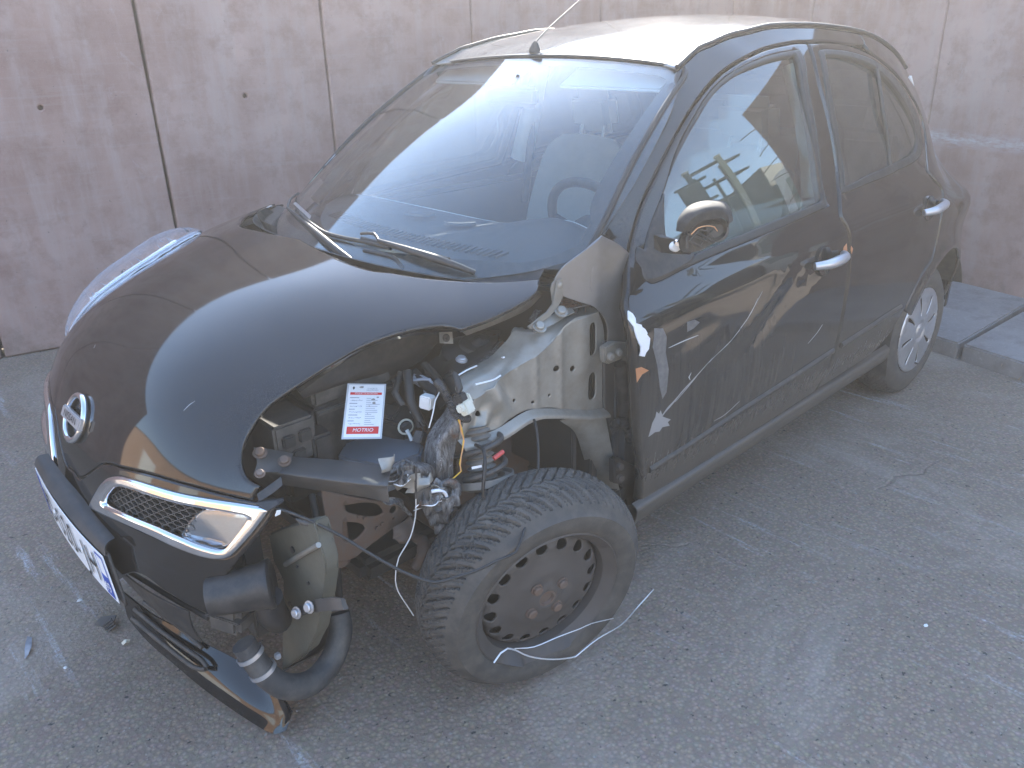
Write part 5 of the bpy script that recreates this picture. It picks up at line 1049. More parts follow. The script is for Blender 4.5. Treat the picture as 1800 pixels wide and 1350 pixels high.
# bent-down front end of the rail
sheet('crushed_rail_end', [[(-0.0112,-0.655,0.7506), (-0.0369,-0.66,0.7253), (-0.0805,-0.665,0.6953), (-0.1097,-0.67,0.6594), (-0.1269,-0.675,0.6134), (-0.1245,-0.68,0.5736)],
    [(-0.0329,-0.7,0.7577), (-0.0526,-0.71,0.733), (-0.0809,-0.715,0.7071), (-0.1021,-0.71,0.6671), (-0.1155,-0.715,0.6274), (-0.1043,-0.71,0.5746)],
    [(-0.0124,-0.705,0.7316), (-0.0383,-0.715,0.7158), (-0.0569,-0.72,0.6933), (-0.0597,-0.71,0.651), (-0.0728,-0.715,0.6148), (-0.068,-0.7,0.5553)]], CRUMPLE, BAY, .003, 9, 7, jit=.014, seed=21, jf=26)
sheet('torn_metal_flap', [[(-0.2206,-0.7,0.6579), (-0.1871,-0.7,0.6667), (-0.1436,-0.7,0.6412), (-0.1024,-0.7,0.6019)], [(-0.24,-0.71,0.6506), (-0.2025,-0.72,0.6585), (-0.1625,-0.72,0.6341), (-0.1204,-0.71,0.5958)], [(-0.203,-0.69,0.6133), (-0.1697,-0.69,0.6109), (-0.1355,-0.69,0.591), (-0.113,-0.69,0.5729)]], CRUMPLE, BAY, .003, 7, 7, jit=.014, seed=31, jf=40)
sheet('torn_metal_flap', [[(-0.2467,-0.7,0.63), (-0.209,-0.7,0.6255), (-0.1639,-0.7,0.6211)], [(-0.2374,-0.72,0.6316), (-0.206,-0.72,0.6212), (-0.173,-0.72,0.6187)], [(-0.2051,-0.69,0.5915), (-0.1727,-0.69,0.5777), (-0.1481,-0.69,0.573)]], PRIMER, BAY, .002, 7, 7, jit=.012, seed=37, jf=45)
sheet('torn_metal_flap', [[(-0.1646,-0.7,0.5784), (-0.1284,-0.7,0.5572), (-0.1025,-0.71,0.5768), (-0.0659,-0.71,0.5586)], [(-0.1723,-0.72,0.5556), (-0.1461,-0.73,0.5484), (-0.1226,-0.74,0.5629), (-0.077,-0.73,0.5389)], [(-0.1471,-0.71,0.5016), (-0.1262,-0.72,0.4966), (-0.1175,-0.74,0.5225), (-0.0886,-0.73,0.5141)], [(-0.1171,-0.7,0.4527), (-0.1116,-0.72,0.4502), (-0.1038,-0.73,0.4635), (-0.0836,-0.72,0.4679)]], CRUMPLE, BAY, .003, 8, 8, jit=.020, seed=44, jf=38)
tube('folded_metal_lip', [(-0.1215,-0.735,0.5892), (-0.1028,-0.74,0.5921), (-0.0847,-0.74,0.5715), (-0.0934,-0.745,0.5524), (-0.111,-0.745,0.5336), (-0.1156,-0.74,0.5038), (-0.0955,-0.73,0.4627)], [.006, .010, .012, .009, .006, .008, .004], CRUMPLE, BAY, 8, .008)
tube('torn_white_edge', [(-0.1539,-0.74,0.5878), (-0.1361,-0.745,0.5852), (-0.1211,-0.745,0.573), (-0.1159,-0.745,0.5563)], .004, TORN, BAY, 6, .008)
sheet('torn_metal_flap', [[(-0.2531,-0.69,0.5866), (-0.2211,-0.69,0.5812), (-0.1987,-0.69,0.5629)], [(-0.2289,-0.7,0.5747), (-0.2093,-0.7,0.5603), (-0.1978,-0.7,0.5524)], [(-0.2051,-0.69,0.5599), (-0.1866,-0.69,0.5283), (-0.1748,-0.69,0.52)]], CRUMPLE, BAY, .002, 6, 6, jit=.012, seed=52, jf=50)
r_ = np.random.default_rng(77)
for k in range(16):   # small torn shards and curled edges of the wrecked corner
    t_ = k/15; cx, cz = 690+95*t_+r_.uniform(-14, 14), 828+60*t_**1.3+r_.uniform(-14, 22)
    F0 = np.array((-0.2342,-0.72,0.6631)); F1 = np.array((-0.1089,-0.74,0.6204)); F2 = np.array((-0.1814,-0.735,0.5461))
    o_ = F0+(F1-F0)*((cx-690)/95)+(F2-np.array((-0.173,-0.735,0.6443)))*((cz-828)/72); s_ = r_.uniform(.010, .026)
    R = r_.normal(size=(3, 3, 3))*.35; g0 = [[o_+np.array([(j-1)*s_, 0, (i-1)*s_*.7])+R[i, j]*s_*np.array([.8, 1.2, .8]) for j in range(3)] for i in range(3)]
    sheet('torn_shard', g0, (CRUMPLE, PRIMER, CRUMPLE, DARKMETAL)[k % 4], BAY, .0015, 4, 4, jit=.006, seed=300+k, jf=60)
    if k % 2 == 0: tube('torn_white_edge', [g0[0][0], g0[0][1], g0[0][2]], .0016, TORN, BAY, 5, .006)
# radiator support crossmember
RZ = .665
xm = sheet('radiator_support', [[(-0.3396,-0.4841,0.655), (-0.3484,-0.52,0.665), (-0.296,-0.5917,0.665), (-0.2513,-0.6658,0.665), (-0.2244,-0.7015,0.66)], [(-0.4173,-0.5263,0.667), (-0.3986,-0.5651,0.668), (-0.348,-0.6502,0.668), (-0.3045,-0.7206,0.668), (-0.268,-0.7512,0.66)], [np.array((-0.4173,-0.5263,0.667))+np.array([-.004, -.002, -.012]), np.array((-0.3986,-0.5651,0.668))+np.array([-.004, -.002, -.012]), np.array((-0.348,-0.6502,0.668))+np.array([-.004, -.003, -.012]), np.array((-0.3045,-0.7206,0.668))+np.array([-.004, -.003, -.012]), np.array((-0.268,-0.7512,0.66))+np.array([-.004, -.003, -.012])],
    [(-0.401,-0.5381,0.625), (-0.3816,-0.5711,0.625), (-0.3275,-0.6654,0.625), (-0.3024,-0.71,0.625), (-0.2743,-0.7583,0.62)]], DARKMETAL, BAY, .004, 6, 8)
for p in ((561, 823), (648, 831)):
    pass
for nm, p in (('h', (-0.3416,-0.6084,0.669)), ('h', (-0.2791,-0.6993,0.669))):
    lathe('drain_hole', p, (0, 0, 1), [(.0105, -.002), (.0105, .0012), (.002, .0014)], PLASTIC, xm, 16)
sheet('mount_plate', [[(-0.4189,-0.4786,0.7), (-0.3882,-0.4979,0.69), (-0.3474,-0.5121,0.67)], [(-0.441,-0.5358,0.695), (-0.4057,-0.533,0.68), (-0.3678,-0.5334,0.668)], [(-0.4609,-0.5553,0.68), (-0.435,-0.5525,0.675), (-0.4094,-0.5609,0.668)]], DARKMETAL, xm, .003, 5, 5)
for p, r in (((-0.4229,-0.5145,0.7), .0095), ((-0.3834,-0.5392,0.675), .009), ((-0.4511,-0.5637,0.682), .007)): bolt('mount_bolt', p, (-.2, -.4, .9), r, RUSTY, xm, 1.6)
sheet('headlamp_bracket', [[(-0.4749,-0.59,0.6563), (-0.4512,-0.59,0.6635), (-0.4192,-0.59,0.6729)], [(-0.4783,-0.6,0.6435), (-0.4486,-0.6,0.6493), (-0.423,-0.6,0.6585)]], PLASTIC, BAY, .004, 4, 4)
extr('grille_end_bracket', [(-0.4891,-0.6,0.6456), (-0.4478,-0.62,0.6415), (-0.4538,-0.63,0.6378), (-0.4728,-0.62,0.6259)], (.02, .01, -.005), PLASTIC, bumper, .002)
# crossmember hangs on: brace with triangular openings
PB = planeY(-.575)
brace = panel('support_brace', PB, [[(-0.3247,0.5941), (-0.266,0.5544), (-0.1945,0.5113), (-0.132,0.4746), (-0.1095,0.4471), (-0.1009,0.4304)], [(-0.1009,0.4304), (-0.1322,0.4206), (-0.2308,0.3973), (-0.2618,0.3873), (-0.2979,0.393), (-0.3295,0.4044)], [(-0.3295,0.4044), (-0.3246,0.4753), (-0.3247,0.5941)]], RUSTY, BAY, th=.004, h=.03, edge=.003, center=YC,
    holes=[closed([(-0.276,0.5336), (-0.2249,0.5185), (-0.1895,0.4984), (-0.1766,0.4694), (-0.2111,0.4742), (-0.2682,0.5122)]), closed([(-0.2825,0.4932), (-0.2426,0.4717), (-0.228,0.4494), (-0.2578,0.434), (-0.2857,0.4429)]), circ(*(-0.1477,0.4658), .009, 10)])
for q in ((-0.2437,-0.578,0.4919), (-0.2296,-0.578,0.4809), (-0.2009,-0.578,0.4412), (-0.1861,-0.578,0.4453), (-0.152,-0.578,0.4438)): bolt('rivet', q, (0, -1, 0), .004, RUSTY, brace, 1.2)
# mangled mount below the crossmember
sheet('torn_bracket', [[(-0.1719,-0.6,0.4347), (-0.1351,-0.6,0.4413), (-0.1177,-0.6,0.4492)], [(-0.1811,-0.62,0.4202), (-0.1471,-0.62,0.4166), (-0.1217,-0.62,0.4205)], [(-0.1562,-0.61,0.4003), (-0.131,-0.61,0.3848), (-0.1234,-0.61,0.3941)]], RUSTY, BAY, .003, 6, 6, jit=.02, seed=61, jf=40)
tube('suspension_arm', [(-0.0831,-0.56,0.3493), (-0.0772,-0.58,0.3477), (-0.0911,-0.6,0.3224), (-0.1213,-0.6,0.2957)], [.012, .018, .016, .012], RUSTY, BAY, 10)
# grey end of the chassis leg
OLDPRIMER = simple('dirty_grey_steel', (.11, .108, .085), .6, metal=.1, dirt=.7, dirtc=(.10, .085, .06), scale=10, bmp=.05)
leg = extr('chassis_leg_end', [(-0.42,-0.481,0.4807), (-0.42,-0.5978,0.5558), (-0.42,-0.7094,0.6196), (-0.42,-0.7112,0.5898), (-0.42,-0.7182,0.573), (-0.42,-0.7331,0.5329), (-0.42,-0.7228,0.4957), (-0.42,-0.7003,0.4337), (-0.42,-0.6461,0.3061), (-0.42,-0.5881,0.2158), (-0.42,-0.4201,0.0465), (-0.42,-0.4574,0.1611), (-0.42,-0.5013,0.2813), (-0.42,-0.5258,0.3809), (-0.42,-0.4823,0.4125)], (.035, .004, .0), OLDPRIMER, BAY, .004)
tube('pressed_rib', [(-0.424,-0.5545,0.4407), (-0.424,-0.6401,0.5088), (-0.424,-0.7228,0.5732)], .006, PRIMER, leg, 8)
for q, r in (((-0.424,-0.5972,0.499), .008), ((-0.424,-0.6068,0.4616), .003), ((-0.424,-0.6489,0.4398), .004), ((-0.424,-0.5384,0.324), .006)): lathe('leg_hole', q, (-1, 0, 0), [(r, -.003), (r, .001), (.0015, .0012)], PLASTIC, leg, 12)
tube('inner_post', [(-0.2775,-0.52,0.5449), (-0.2872,-0.53,0.4716), (-0.2909,-0.53,0.3713)], [.030, .034, .036], RUSTY, BAY, 12)
# tow bracket
tb = sheet('tow_bracket', [[(-0.45,-0.6111,0.3554), (-0.45,-0.6421,0.3913), (-0.45,-0.7107,0.4446), (-0.45,-0.7817,0.4899), (-0.44,-0.8136,0.5021)], [(-0.455,-0.6216,0.3522), (-0.455,-0.6805,0.3969), (-0.455,-0.7443,0.438), (-0.455,-0.7939,0.4694), (-0.445,-0.8308,0.4876)]], DARKMETAL, BAY, .012, 5, 5)
for q in ((-0.462,-0.6586,0.3912), (-0.462,-0.7217,0.4418)): bolt('bracket_bolt', q, (-1, -.2, .3), .0085, HANDLE, tb, 1.6)
# fog lamp pod stub, absorber block, intercooler pipe
pod = lathe('resonator_pod', np.array((-0.4852,-0.6,0.4463)), (.82, -.5, .1), [(.02, -.13), (.040, -.125), (.046, -.06), (.050, -.01), (.053, -.004), (.053, .004), (.046, .008), (.034, .004), (.008, .006)], PLASTIC, BAY, 28, up=(0, 0, 1))
tube('pod_hose', [(-0.4927,-0.6,0.4152), (-0.4828,-0.58,0.3593), (-0.4585,-0.55,0.306)], [.030, .034, .03], PLASTIC, BAY, 12)
box('bumper_absorber', (-0.5478,-0.53,0.3737), (.07, .08, .085), PLASTIC2, BAY, euler_axes(.1, .1, .5), .012, 3)
box('absorber_rib', np.array((-0.55,-0.535,0.3748)), (.074, .084, .006), PLASTIC2, BAY, euler_axes(.1, .1, .5), .002)
HOSEM = simple('dusty_hose', (.04, .042, .045), .6, dirt=.8, dirtc=(.16, .15, .13), scale=22)
ic = tube('intercooler_hose', [(-0.5486,-0.56,0.3001), (-0.5366,-0.57,0.2582), (-0.5197,-0.585,0.2091), (-0.4836,-0.595,0.1608), (-0.4227,-0.59,0.1301), (-0.3603,-0.575,0.1429), (-0.3195,-0.56,0.1939), (-0.3083,-0.54,0.2332)], [.026, .027, .028, .0295, .0295, .029, .029, .028], HOSEM, BAY, 18, .012)
for a_, b_, q in (((-0.5409,-0.567,0.2716), (-0.537,-0.571,0.2591), 0), ((-0.5254,-0.58,0.2256), (-0.5213,-0.584,0.2127), 1)):
    A = np.array(a_); B = np.array(b_); d = (B-A)/np.linalg.norm(B-A); lathe('hose_clamp', A, d, [(.028, -.005), (.031, -.005), (.031, .005), (.028, .005)], HANDLE, ic, 24)
box('clamp_screw', (-0.4993,-0.61,0.2681), (.012, .012, .014), HANDLE, ic, None, .002)
# lower under-tray scrap
sheet('undertray', [[(-0.2925,-0.3947,0.1), (-0.353,-0.4508,0.08), (-0.4243,-0.4487,0.07)], [(-0.2615,-0.4622,0.14), (-0.3003,-0.4803,0.12), (-0.3477,-0.4875,0.1)]], PLASTIC2, BAY, .004, 4, 4)
# ---- engine bay contents
sheet('hood_underside', [[(-0.302,-0.49,0.7932), (-0.2234,-0.49,0.8202), (-0.1157,-0.49,0.8453), (0.0128,-0.49,0.84), (0.0944,-0.49,0.8212)], [(-0.2831,-0.47,0.7672), (-0.1872,-0.47,0.7755), (-0.0857,-0.47,0.7788), (0.0146,-0.47,0.7876), (0.094,-0.47,0.7953)], [(-0.2424,-0.44,0.7585), (-0.1559,-0.44,0.751), (-0.0281,-0.44,0.7351), (0.0599,-0.44,0.7484), (0.1128,-0.44,0.7794)]], PLASTIC, BAY, .01, 5, 5)
bt = np.array((-0.2629,-0.47,0.7382))
bat = box('battery', bt+np.array([.115, .11, -.11]), (.23, .20, .20), PLASTIC, BAY, None, .008)
box('battery_lid', bt+np.array([.115, .11, .012]), (.215, .19, .05), PLASTIC2, bat, None, .008)
O = bt+np.array([.06, .02, .038]); bl = quad('battery_label', O, np.array([1., 0, 0]), np.array([0, 1., 0]), -.045, .06, -.012, .016, WHITE, bat); 
for k in range(12): quad('barcode_line', O, np.array([1., 0, 0]), np.array([0, 1., 0]), -.034+.006*k, -.0315+.006*k+.001*(k % 3), -.007, .010, INK, bl, .0008)
box('battery_ledge', bt+np.array([.115, .004, -.02]), (.22, .012, .012), PLASTIC2, bat, None, .003)
fb = box('relay_box', (-0.3302,-0.44,0.6866), (.10, .12, .10), PLASTIC2, BAY, None, .006); fb0 = np.array((-0.3302,-0.44,0.6866))
for dx, dz in ((-.02, .01), (.02, .012), (.0, -.03)): box('relay', fb0+np.array([dx, -.064, dz]), (.03, .012, .028), PLASTIC, fb, None, .003)
box('relay_box_lower', fb0+np.array([.06, -.02, -.05]), (.05, .10, .10), PLASTIC, fb, None, .006)
gb = extr('fuse_box_lid', [(-0.183,-0.449,0.615), (-0.2333,-0.4946,0.615), (-0.2266,-0.5247,0.615), (-0.1876,-0.6171,0.615), (-0.1537,-0.6218,0.615), (-0.1269,-0.611,0.615), (-0.0981,-0.6288,0.615), (-0.0608,-0.5949,0.615), (-0.0452,-0.5134,0.615), (-0.0909,-0.4398,0.615)], (0, 0, -.07), GREYBOX, BAY, .006)
extr('fuse_box_tab', [(-0.1981,-0.4782,0.58), (-0.1932,-0.495,0.58), (-0.1761,-0.5241,0.58), (-0.1922,-0.5399,0.6)], (0, .01, -.02), GREYBOX, gb, .003)
md = np.array((-0.0602,-0.5,0.6402)); mdl = box('sensor_module', md, (.085, .075, .05), PLASTIC, BAY, euler_axes(.25, -.15, .55), .006)
box('module_top', md+np.array([-.02, .01, .028]), (.05, .04, .018), PLASTIC2, mdl, euler_axes(.25, -.15, .55), .004)
rc = np.array((-0.0738,-0.545,0.6484)); tube('seal_ring', [rc+.020*(math.cos(q)*np.array([.85, -.2, .1])+math.sin(q)*np.array([.1, .35, .72])) for q in np.linspace(0, 6.283, 16, endpoint=False)], .0026, CREAMP, mdl, 8, .004, closed=True)
lathe('module_spigot', rc, (-.1, -.85, -.35), [(.016, 0), (.014, .008), (.006, .012)], PLASTIC, mdl, 16)
tube('white_spigot', [(-0.0815,-0.56,0.6475), (-0.0782,-0.565,0.6346), (-0.0764,-0.57,0.6223)], [.005, .0042, .0055], WHITEP, mdl, 8)
lathe('white_clip', (-0.0542,-0.545,0.6804), (-.3, -.8, .4), [(.004, 0), (.0045, .008), (.002, .01)], WHITEP, mdl, 8)
box('white_relay', (-0.0459,-0.6,0.7218), (.026, .030, .032), WHITEP, BAY, euler_axes(.1, .1, .4), .003)
for pts, r in ((((-0.0448,-0.5,0.765), (-0.0731,-0.52,0.7404), (-0.0855,-0.53,0.7358), (-0.08,-0.55,0.7084)), .008), (((-0.0388,-0.52,0.7733), (-0.0581,-0.55,0.7332), (-0.0639,-0.56,0.715), (-0.0591,-0.58,0.6775), (-0.0584,-0.59,0.6586)), .011), (((-0.0058,-0.5,0.7532), (-0.0122,-0.56,0.7362), (-0.01,-0.6,0.7332)), .012), (((-0.0364,-0.45,0.7225), (0.001,-0.47,0.732), (0.049,-0.52,0.7228), (0.0629,-0.56,0.7497)), .008), (((0.0244,-0.5,0.7664), (0.0236,-0.55,0.7455), (0.0034,-0.62,0.7206)), .009)):
    tube('engine_hose', list(pts), r, RUBBER, BAY, 10)
for k in range(7):
    p = [np.array((-0.0215,-0.52,0.7446))+rng.normal(size=3)*.008, np.array((-0.0104,-0.54,0.7354))+rng.normal(size=3)*.010, np.array((0.0005,-0.56,0.7262))+rng.normal(size=3)*.008]
    tube('foil_wrap', p, .004, GREYLINE, BAY, 6)
for k, pp in enumerate(([(-0.0741,-0.6,0.6793), (-0.0657,-0.6,0.6617), (-0.0605,-0.6,0.6451)], [(-0.064,-0.6,0.6816), (-0.0524,-0.6,0.6628), (-0.0503,-0.6,0.6473)])): tube('loose_wire', pp, .0018, PLASTIC, BAY, 6)
box('black_connector', (-0.0741,-0.6,0.6411), (.032, .022, .028), PLASTIC, BAY, euler_axes(.2, .5, .6), .003)
# strut tower, bay back wall, cowl side
stc = np.array((0.208,-0.5,0.7564)); st = lathe('strut_top', stc, (.1, -.2, 1), [(.105, -.05), (.10, -.02), (.085, -.005), (.060, .004), (.055, .012), (.03, .014), (.012, .03)], DARKMETAL, BAY, 32)
for q in (.3, 2.4, 4.5): bolt('strut_bolt', stc+np.array([.07*math.cos(q), .07*math.sin(q), .004]), (.1, -.2, 1), .008, RUSTY, st, 1.5)
bolt('bay_bolt', (0.0608,-0.6,0.7937), (0, -.3, 1), .009, HANDLE, BAY, 1.6)
sheet('strut_tower', [[(0.081,-0.42,0.7117), (0.1874,-0.42,0.7601), (0.3475,-0.42,0.7497)], [(0.044,-0.5,0.6848), (0.0799,-0.55,0.7491), (0.1844,-0.58,0.787)], [(0.0132,-0.56,0.6684), (0.0211,-0.62,0.7293), (0.1108,-0.62,0.7599)]], DARKMETAL, BAY, .004, 6, 6, jit=.012, seed=71, jf=20)
lr = sheet('latch_plate', [[(0.0633,-0.52,0.8427), (0.1013,-0.52,0.8341)], [(0.0554,-0.53,0.8198), (0.0949,-0.53,0.8076)]], PRIMER, BAY, .003, 4, 4)
lathe('latch_slot', (0.0696,-0.535,0.8303), (0, -1, .3), [(.010, 0), (.010, .002), (.005, .0025), (.002, .0)], PLASTIC, lr, 14)
sheet('hood_edge_flange', [[(0.0548,-0.615,0.8697), (0.1453,-0.62,0.8784), (0.2506,-0.625,0.8981), (0.2915,-0.625,0.9145)], [(0.0962,-0.58,0.8402), (0.1907,-0.58,0.8445), (0.295,-0.58,0.8555), (0.3478,-0.58,0.8806)]], PRIMER, BAY, .003, 4, 5)
box('bay_back', (.40, -.1, .62), (.02, 1.1, .55), DARKMETAL, BAY, None, .004)
box('engine_block', (-.02, .10, .52), (.42, .55, .40), DARKMETAL, BAY, None, .03, 3)
box('air_filter_housing', (-.12, -.10, .76), (.28, .30, .10), PLASTIC, BAY, None, .025, 3)
box('radiator', (-.46, 0, .42), (.05, .95, .40), DARKMETAL, BAY, None, .006)
box('bumper_beam', (-.55, 0, .43), (.06, 1.05, .10), DARKMETAL, BAY, None, .01)
box('subframe', (.05, 0, .22), (.45, .90, .07), DARKMETAL, BAY, None, .02)
sheet('far_inner_wing', [[(-.36, .60, .80), (-.1, .66, .87), (.40, .70, .93)], [(-.36, .60, .25), (-.1, .62, .25), (.40, .62, .25)]], DARKMETAL, BAY, .004, 3, 4)
# far side of the bay, wheel-arch interior
sheet('arch_inner_panel', [[(0.1844,-0.4,0.471), (0.3539,-0.4,0.4547), (0.5208,-0.42,0.4464), (0.7415,-0.46,0.3844)], [(0.1738,-0.4,0.3122), (0.346,-0.4,0.2587), (0.5183,-0.42,0.2154), (0.7257,-0.48,0.1543)], [(0.0747,-0.4,0.0908), (0.3355,-0.4,-0.0014), (0.5156,-0.42,-0.0376), (0.7856,-0.48,-0.071)]], RUSTY, BAY, .004, 5, 5, jit=.006, seed=80, jf=15)
sheet('arch_rear_panel', [[(0.312,-0.68,0.5739), (0.3989,-0.69,0.5685), (0.4719,-0.69,0.557)], [(0.3878,-0.66,0.5065), (0.4344,-0.68,0.4794), (0.4869,-0.7,0.4672)], [(0.4451,-0.64,0.4076), (0.4714,-0.67,0.3817), (0.5239,-0.7,0.3265)], [(0.4929,-0.62,0.3069), (0.5152,-0.66,0.2762), (0.5539,-0.7,0.219)]], PRIMER, BAY, .003, 5, 5, jit=.004, seed=81, jf=18)
# ---- hood hinge
hg = extr('hood_hinge', [(0.3193,-0.66,0.9441), (0.3392,-0.66,0.9455), (0.3452,-0.66,0.9385), (0.3412,-0.66,0.9062), (0.3311,-0.66,0.8867), (0.313,-0.66,0.8691), (0.2891,-0.66,0.8589), (0.2578,-0.66,0.8508), (0.2269,-0.66,0.8414), (0.2157,-0.66,0.8514), (0.2522,-0.66,0.8623), (0.2834,-0.66,0.8705), (0.3032,-0.66,0.886), (0.3093,-0.66,0.9135)], (.0, -.005, .0), PRIMER, BAY, .0015)
extr('hinge_lobe', [(0.3007,-0.655,0.9244), (0.3067,-0.655,0.9387), (0.3205,-0.655,0.9457), (0.3264,-0.655,0.9387), (0.3164,-0.655,0.9151), (0.3064,-0.655,0.8914)], (0, -.004, 0), PRIMER, hg, .0015)
lathe('hinge_pivot', (0.327,-0.664,0.9304), (-.1, -1, .1), [(.008, -.002), (.008, .003), (.004, .005)], PRIMER, hg, 14)
sheet('hinge_foot', [[(0.2338,-0.655,0.8485), (0.2882,-0.655,0.855), (0.3485,-0.655,0.8608), (0.3795,-0.655,0.8578)], [(0.2293,-0.675,0.8372), (0.2836,-0.675,0.8405), (0.3357,-0.675,0.8508), (0.3685,-0.675,0.8545)]], PRIMER, hg, .003, 4, 4)
for q in ((0.2477,-0.672,0.8446), (0.3226,-0.672,0.8651)): bolt('hinge_bolt', np.array(q), (-.1, -.55, .8), .0105, PRIMER, hg, 1.7)
# ---- lower front pillar and cowl side, bare where the wing has gone
pil = panel('front_pillar', planeY(-.705, lambda x, z:   .010*np.exp(-((x-.50)/.05)**2)-.05*np.clip((.42-x)/.10, 0, 1)**1.3), [[(0.4313,1.0397), (0.4831,1.0106), (0.5331,0.9752)], [(0.5331,0.9752), (0.5303,0.8953), (0.5388,0.8166), (0.5671,0.7232)], [(0.5671,0.7232), (0.5124,0.7382), (0.4575,0.7533)], [(0.4575,0.7533), (0.456,0.7987), (0.4418,0.8313), (0.4108,0.8629), (0.3686,0.8832), (0.3318,0.9049), (0.3176,0.935), (0.3352,0.9719), (0.3788,1.0049), (0.4313,1.0397)]], SILVER, BAY, th=.004, h=.02, edge=.001, center=YC)
sheet('cowl_side', [[(0.346,-0.665,0.9436), (0.3674,-0.675,0.9752), (0.3968,-0.685,1.0065), (0.4371,-0.7,1.0379)], [(0.3852,-0.62,0.8879), (0.4175,-0.625,0.9041), (0.4238,-0.65,0.9403), (0.4132,-0.7,0.9974)], [(0.3768,-0.62,0.8522), (0.4233,-0.62,0.8594), (0.4288,-0.65,0.8917), (0.3983,-0.7,0.9233)], [(0.3404,-0.655,0.8554), (0.3888,-0.66,0.8582), (0.4133,-0.68,0.8627), (0.4164,-0.7,0.8664)]], SILVER, BAY, .003, 5, 5)
need = thing('pine_needles', 'clump of brown pine needles lying in the corner behind the hood hinge', 'pine needles', (0.4061,-0.64,0.8572))
V = []; F = []
for k in range(260):
    p = np.array([rng.normal()*.022, rng.normal()*.012, rng.normal()*.006+.004]); d = rng.normal(size=3); d[2] *= .35; d /= np.linalg.norm(d); s = np.cross(d, [0, 0, 1.]); s /= np.linalg.norm(s)+1e-9; L = rng.uniform(.012, .03); b0 = len(V)
    V += [p-d*L/2-s*.0007, p-d*L/2+s*.0007, p+d*L/2+s*.0005, p+d*L/2-s*.0005, p+np.array([0, 0, .001])]; F += [[b0, b0+1, b0+4], [b0+1, b0+2, b0+4], [b0+2, b0+3, b0+4], [b0+3, b0, b0+4]]
stuff(mesh('needle_litter', V, F, flat('brown_needles', (.20, .115, .075), .9), need, False))
jp = panel('door_jamb', planeY(-.70), [[(0.4586,0.758), (0.5732,0.7235)], [(0.5732,0.7235), (0.6005,0.5847), (0.6296,0.3961), (0.6381,0.1697)], [(0.6381,0.1697), (0.6002,0.1788), (0.554,0.2727), (0.5233,0.4), (0.4853,0.5113), (0.4648,0.5661), (0.4586,0.758)]], DARKMETAL, BAY, th=.01, h=.03, edge=.003, center=YC)
tube('jamb_moulding', [(0.5028,-0.715,0.6858), (0.5233,-0.715,0.597), (0.5249,-0.715,0.5111)], [.018, .024, .016], PLASTIC, jp, 12)
tube('wiring_boot', [(0.4846,-0.715,0.5046), (0.4825,-0.73,0.5277), (0.4968,-0.74,0.5209), (0.5138,-0.745,0.4908), (0.5253,-0.745,0.4552)], .012, RUBBER, jp, 14, .003, True, .0022, 9)
def hinge(pts, mat):
    h_ = extr('door_hinge', pts, (.0, .022, 0), mat, jp, .003); return h_
h1 = hinge([(0.4183,-0.735,0.7595), (0.4532,-0.735,0.7653), (0.527,-0.735,0.742), (0.5309,-0.735,0.7121), (0.4779,-0.735,0.7114), (0.4331,-0.735,0.7103), (0.4195,-0.735,0.7221)], PRIMER)
for q in ((0.4331,-0.74,0.7335), (0.4664,-0.74,0.7349)): bolt('hinge_bolt', q, (-.2, -1, .2), .008, PRIMER, h1, 1.5)
h2 = hinge([(0.4667,-0.735,0.4212), (0.4958,-0.735,0.4133), (0.5265,-0.735,0.3833), (0.5784,-0.735,0.3517), (0.5828,-0.735,0.3202), (0.5391,-0.735,0.3308), (0.4995,-0.735,0.3289), (0.4697,-0.735,0.345)], DARKMETAL)
for q in ((0.4809,-0.742,0.397), (0.485,-0.742,0.3596)): bolt('hinge_bolt', q, (-.2, -1, .2), .009, DARKMETAL, h2, 1.5)
lathe('door_stop_bolt', (0.5047,-0.715,0.8471), (-.3, -1, .1), [(.012, 0), (.012, .012), (.009, .014), (.003, .013)], RUBBER, jp, 14)
# ---- strut, spring and seat over the wheel
sA = np.array((0.0261,-0.685,0.6288)); sB = np.array((0.0164,-0.715,0.5385)); ax_ = (sA-sB)/np.linalg.norm(sA-sB)
tube('strut_gaiter', [sB, (sA+sB)/2, sA+ax_*.03], .0310, DUSTRUB, BAY, 24, .0022, True, .0045, 9)
ss = lathe('spring_seat', sB-ax_*.004, ax_, [(.030, .0), (.048, -.002), (.052, .009), (.058, .009), (.067, .004), (.070, .013), (.0735, .013), (.073, -.004), (.05, -.014), (.03, -.02)], DUSTRUB, BAY, 48)
a, b, n = frame_from(ax_)
cp = [sB+ax_*(  .012+.085*k/40)+.057*(math.cos(.3+k*.235)*a+math.sin(.3+k*.235)*b) for k in range(41)]
sp = tube('coil_spring', cp, .0072, DARKMETAL, BAY, 10, .012)
tube('paint_mark', [np.array((0.0072,-0.765,0.6157)), np.array((0.0212,-0.765,0.619)), np.array((0.0371,-0.763,0.6209))], .0055, REDW, sp, 8, .004)
quad('spring_label', np.array((-0.0437,-0.765,0.6141)), np.array([.8, -.5, .1]), np.array([.1, .2, .95]), -.012, .012, -.003, .003, WHITE, sp)
tube('strut_body', [sB, sB-ax_*.25], .026, RUSTY, BAY, 14)
tube('brake_hose', [(-0.0152,-0.73,0.6459), (-0.0218,-0.765,0.6499), (-0.0348,-0.785,0.6397), (-0.0554,-0.8,0.5913), (-0.057,-0.8,0.5601), (-0.0456,-0.82,0.5376), (-0.0335,-0.84,0.5293)], .0042, RUBBER, BAY, 8)
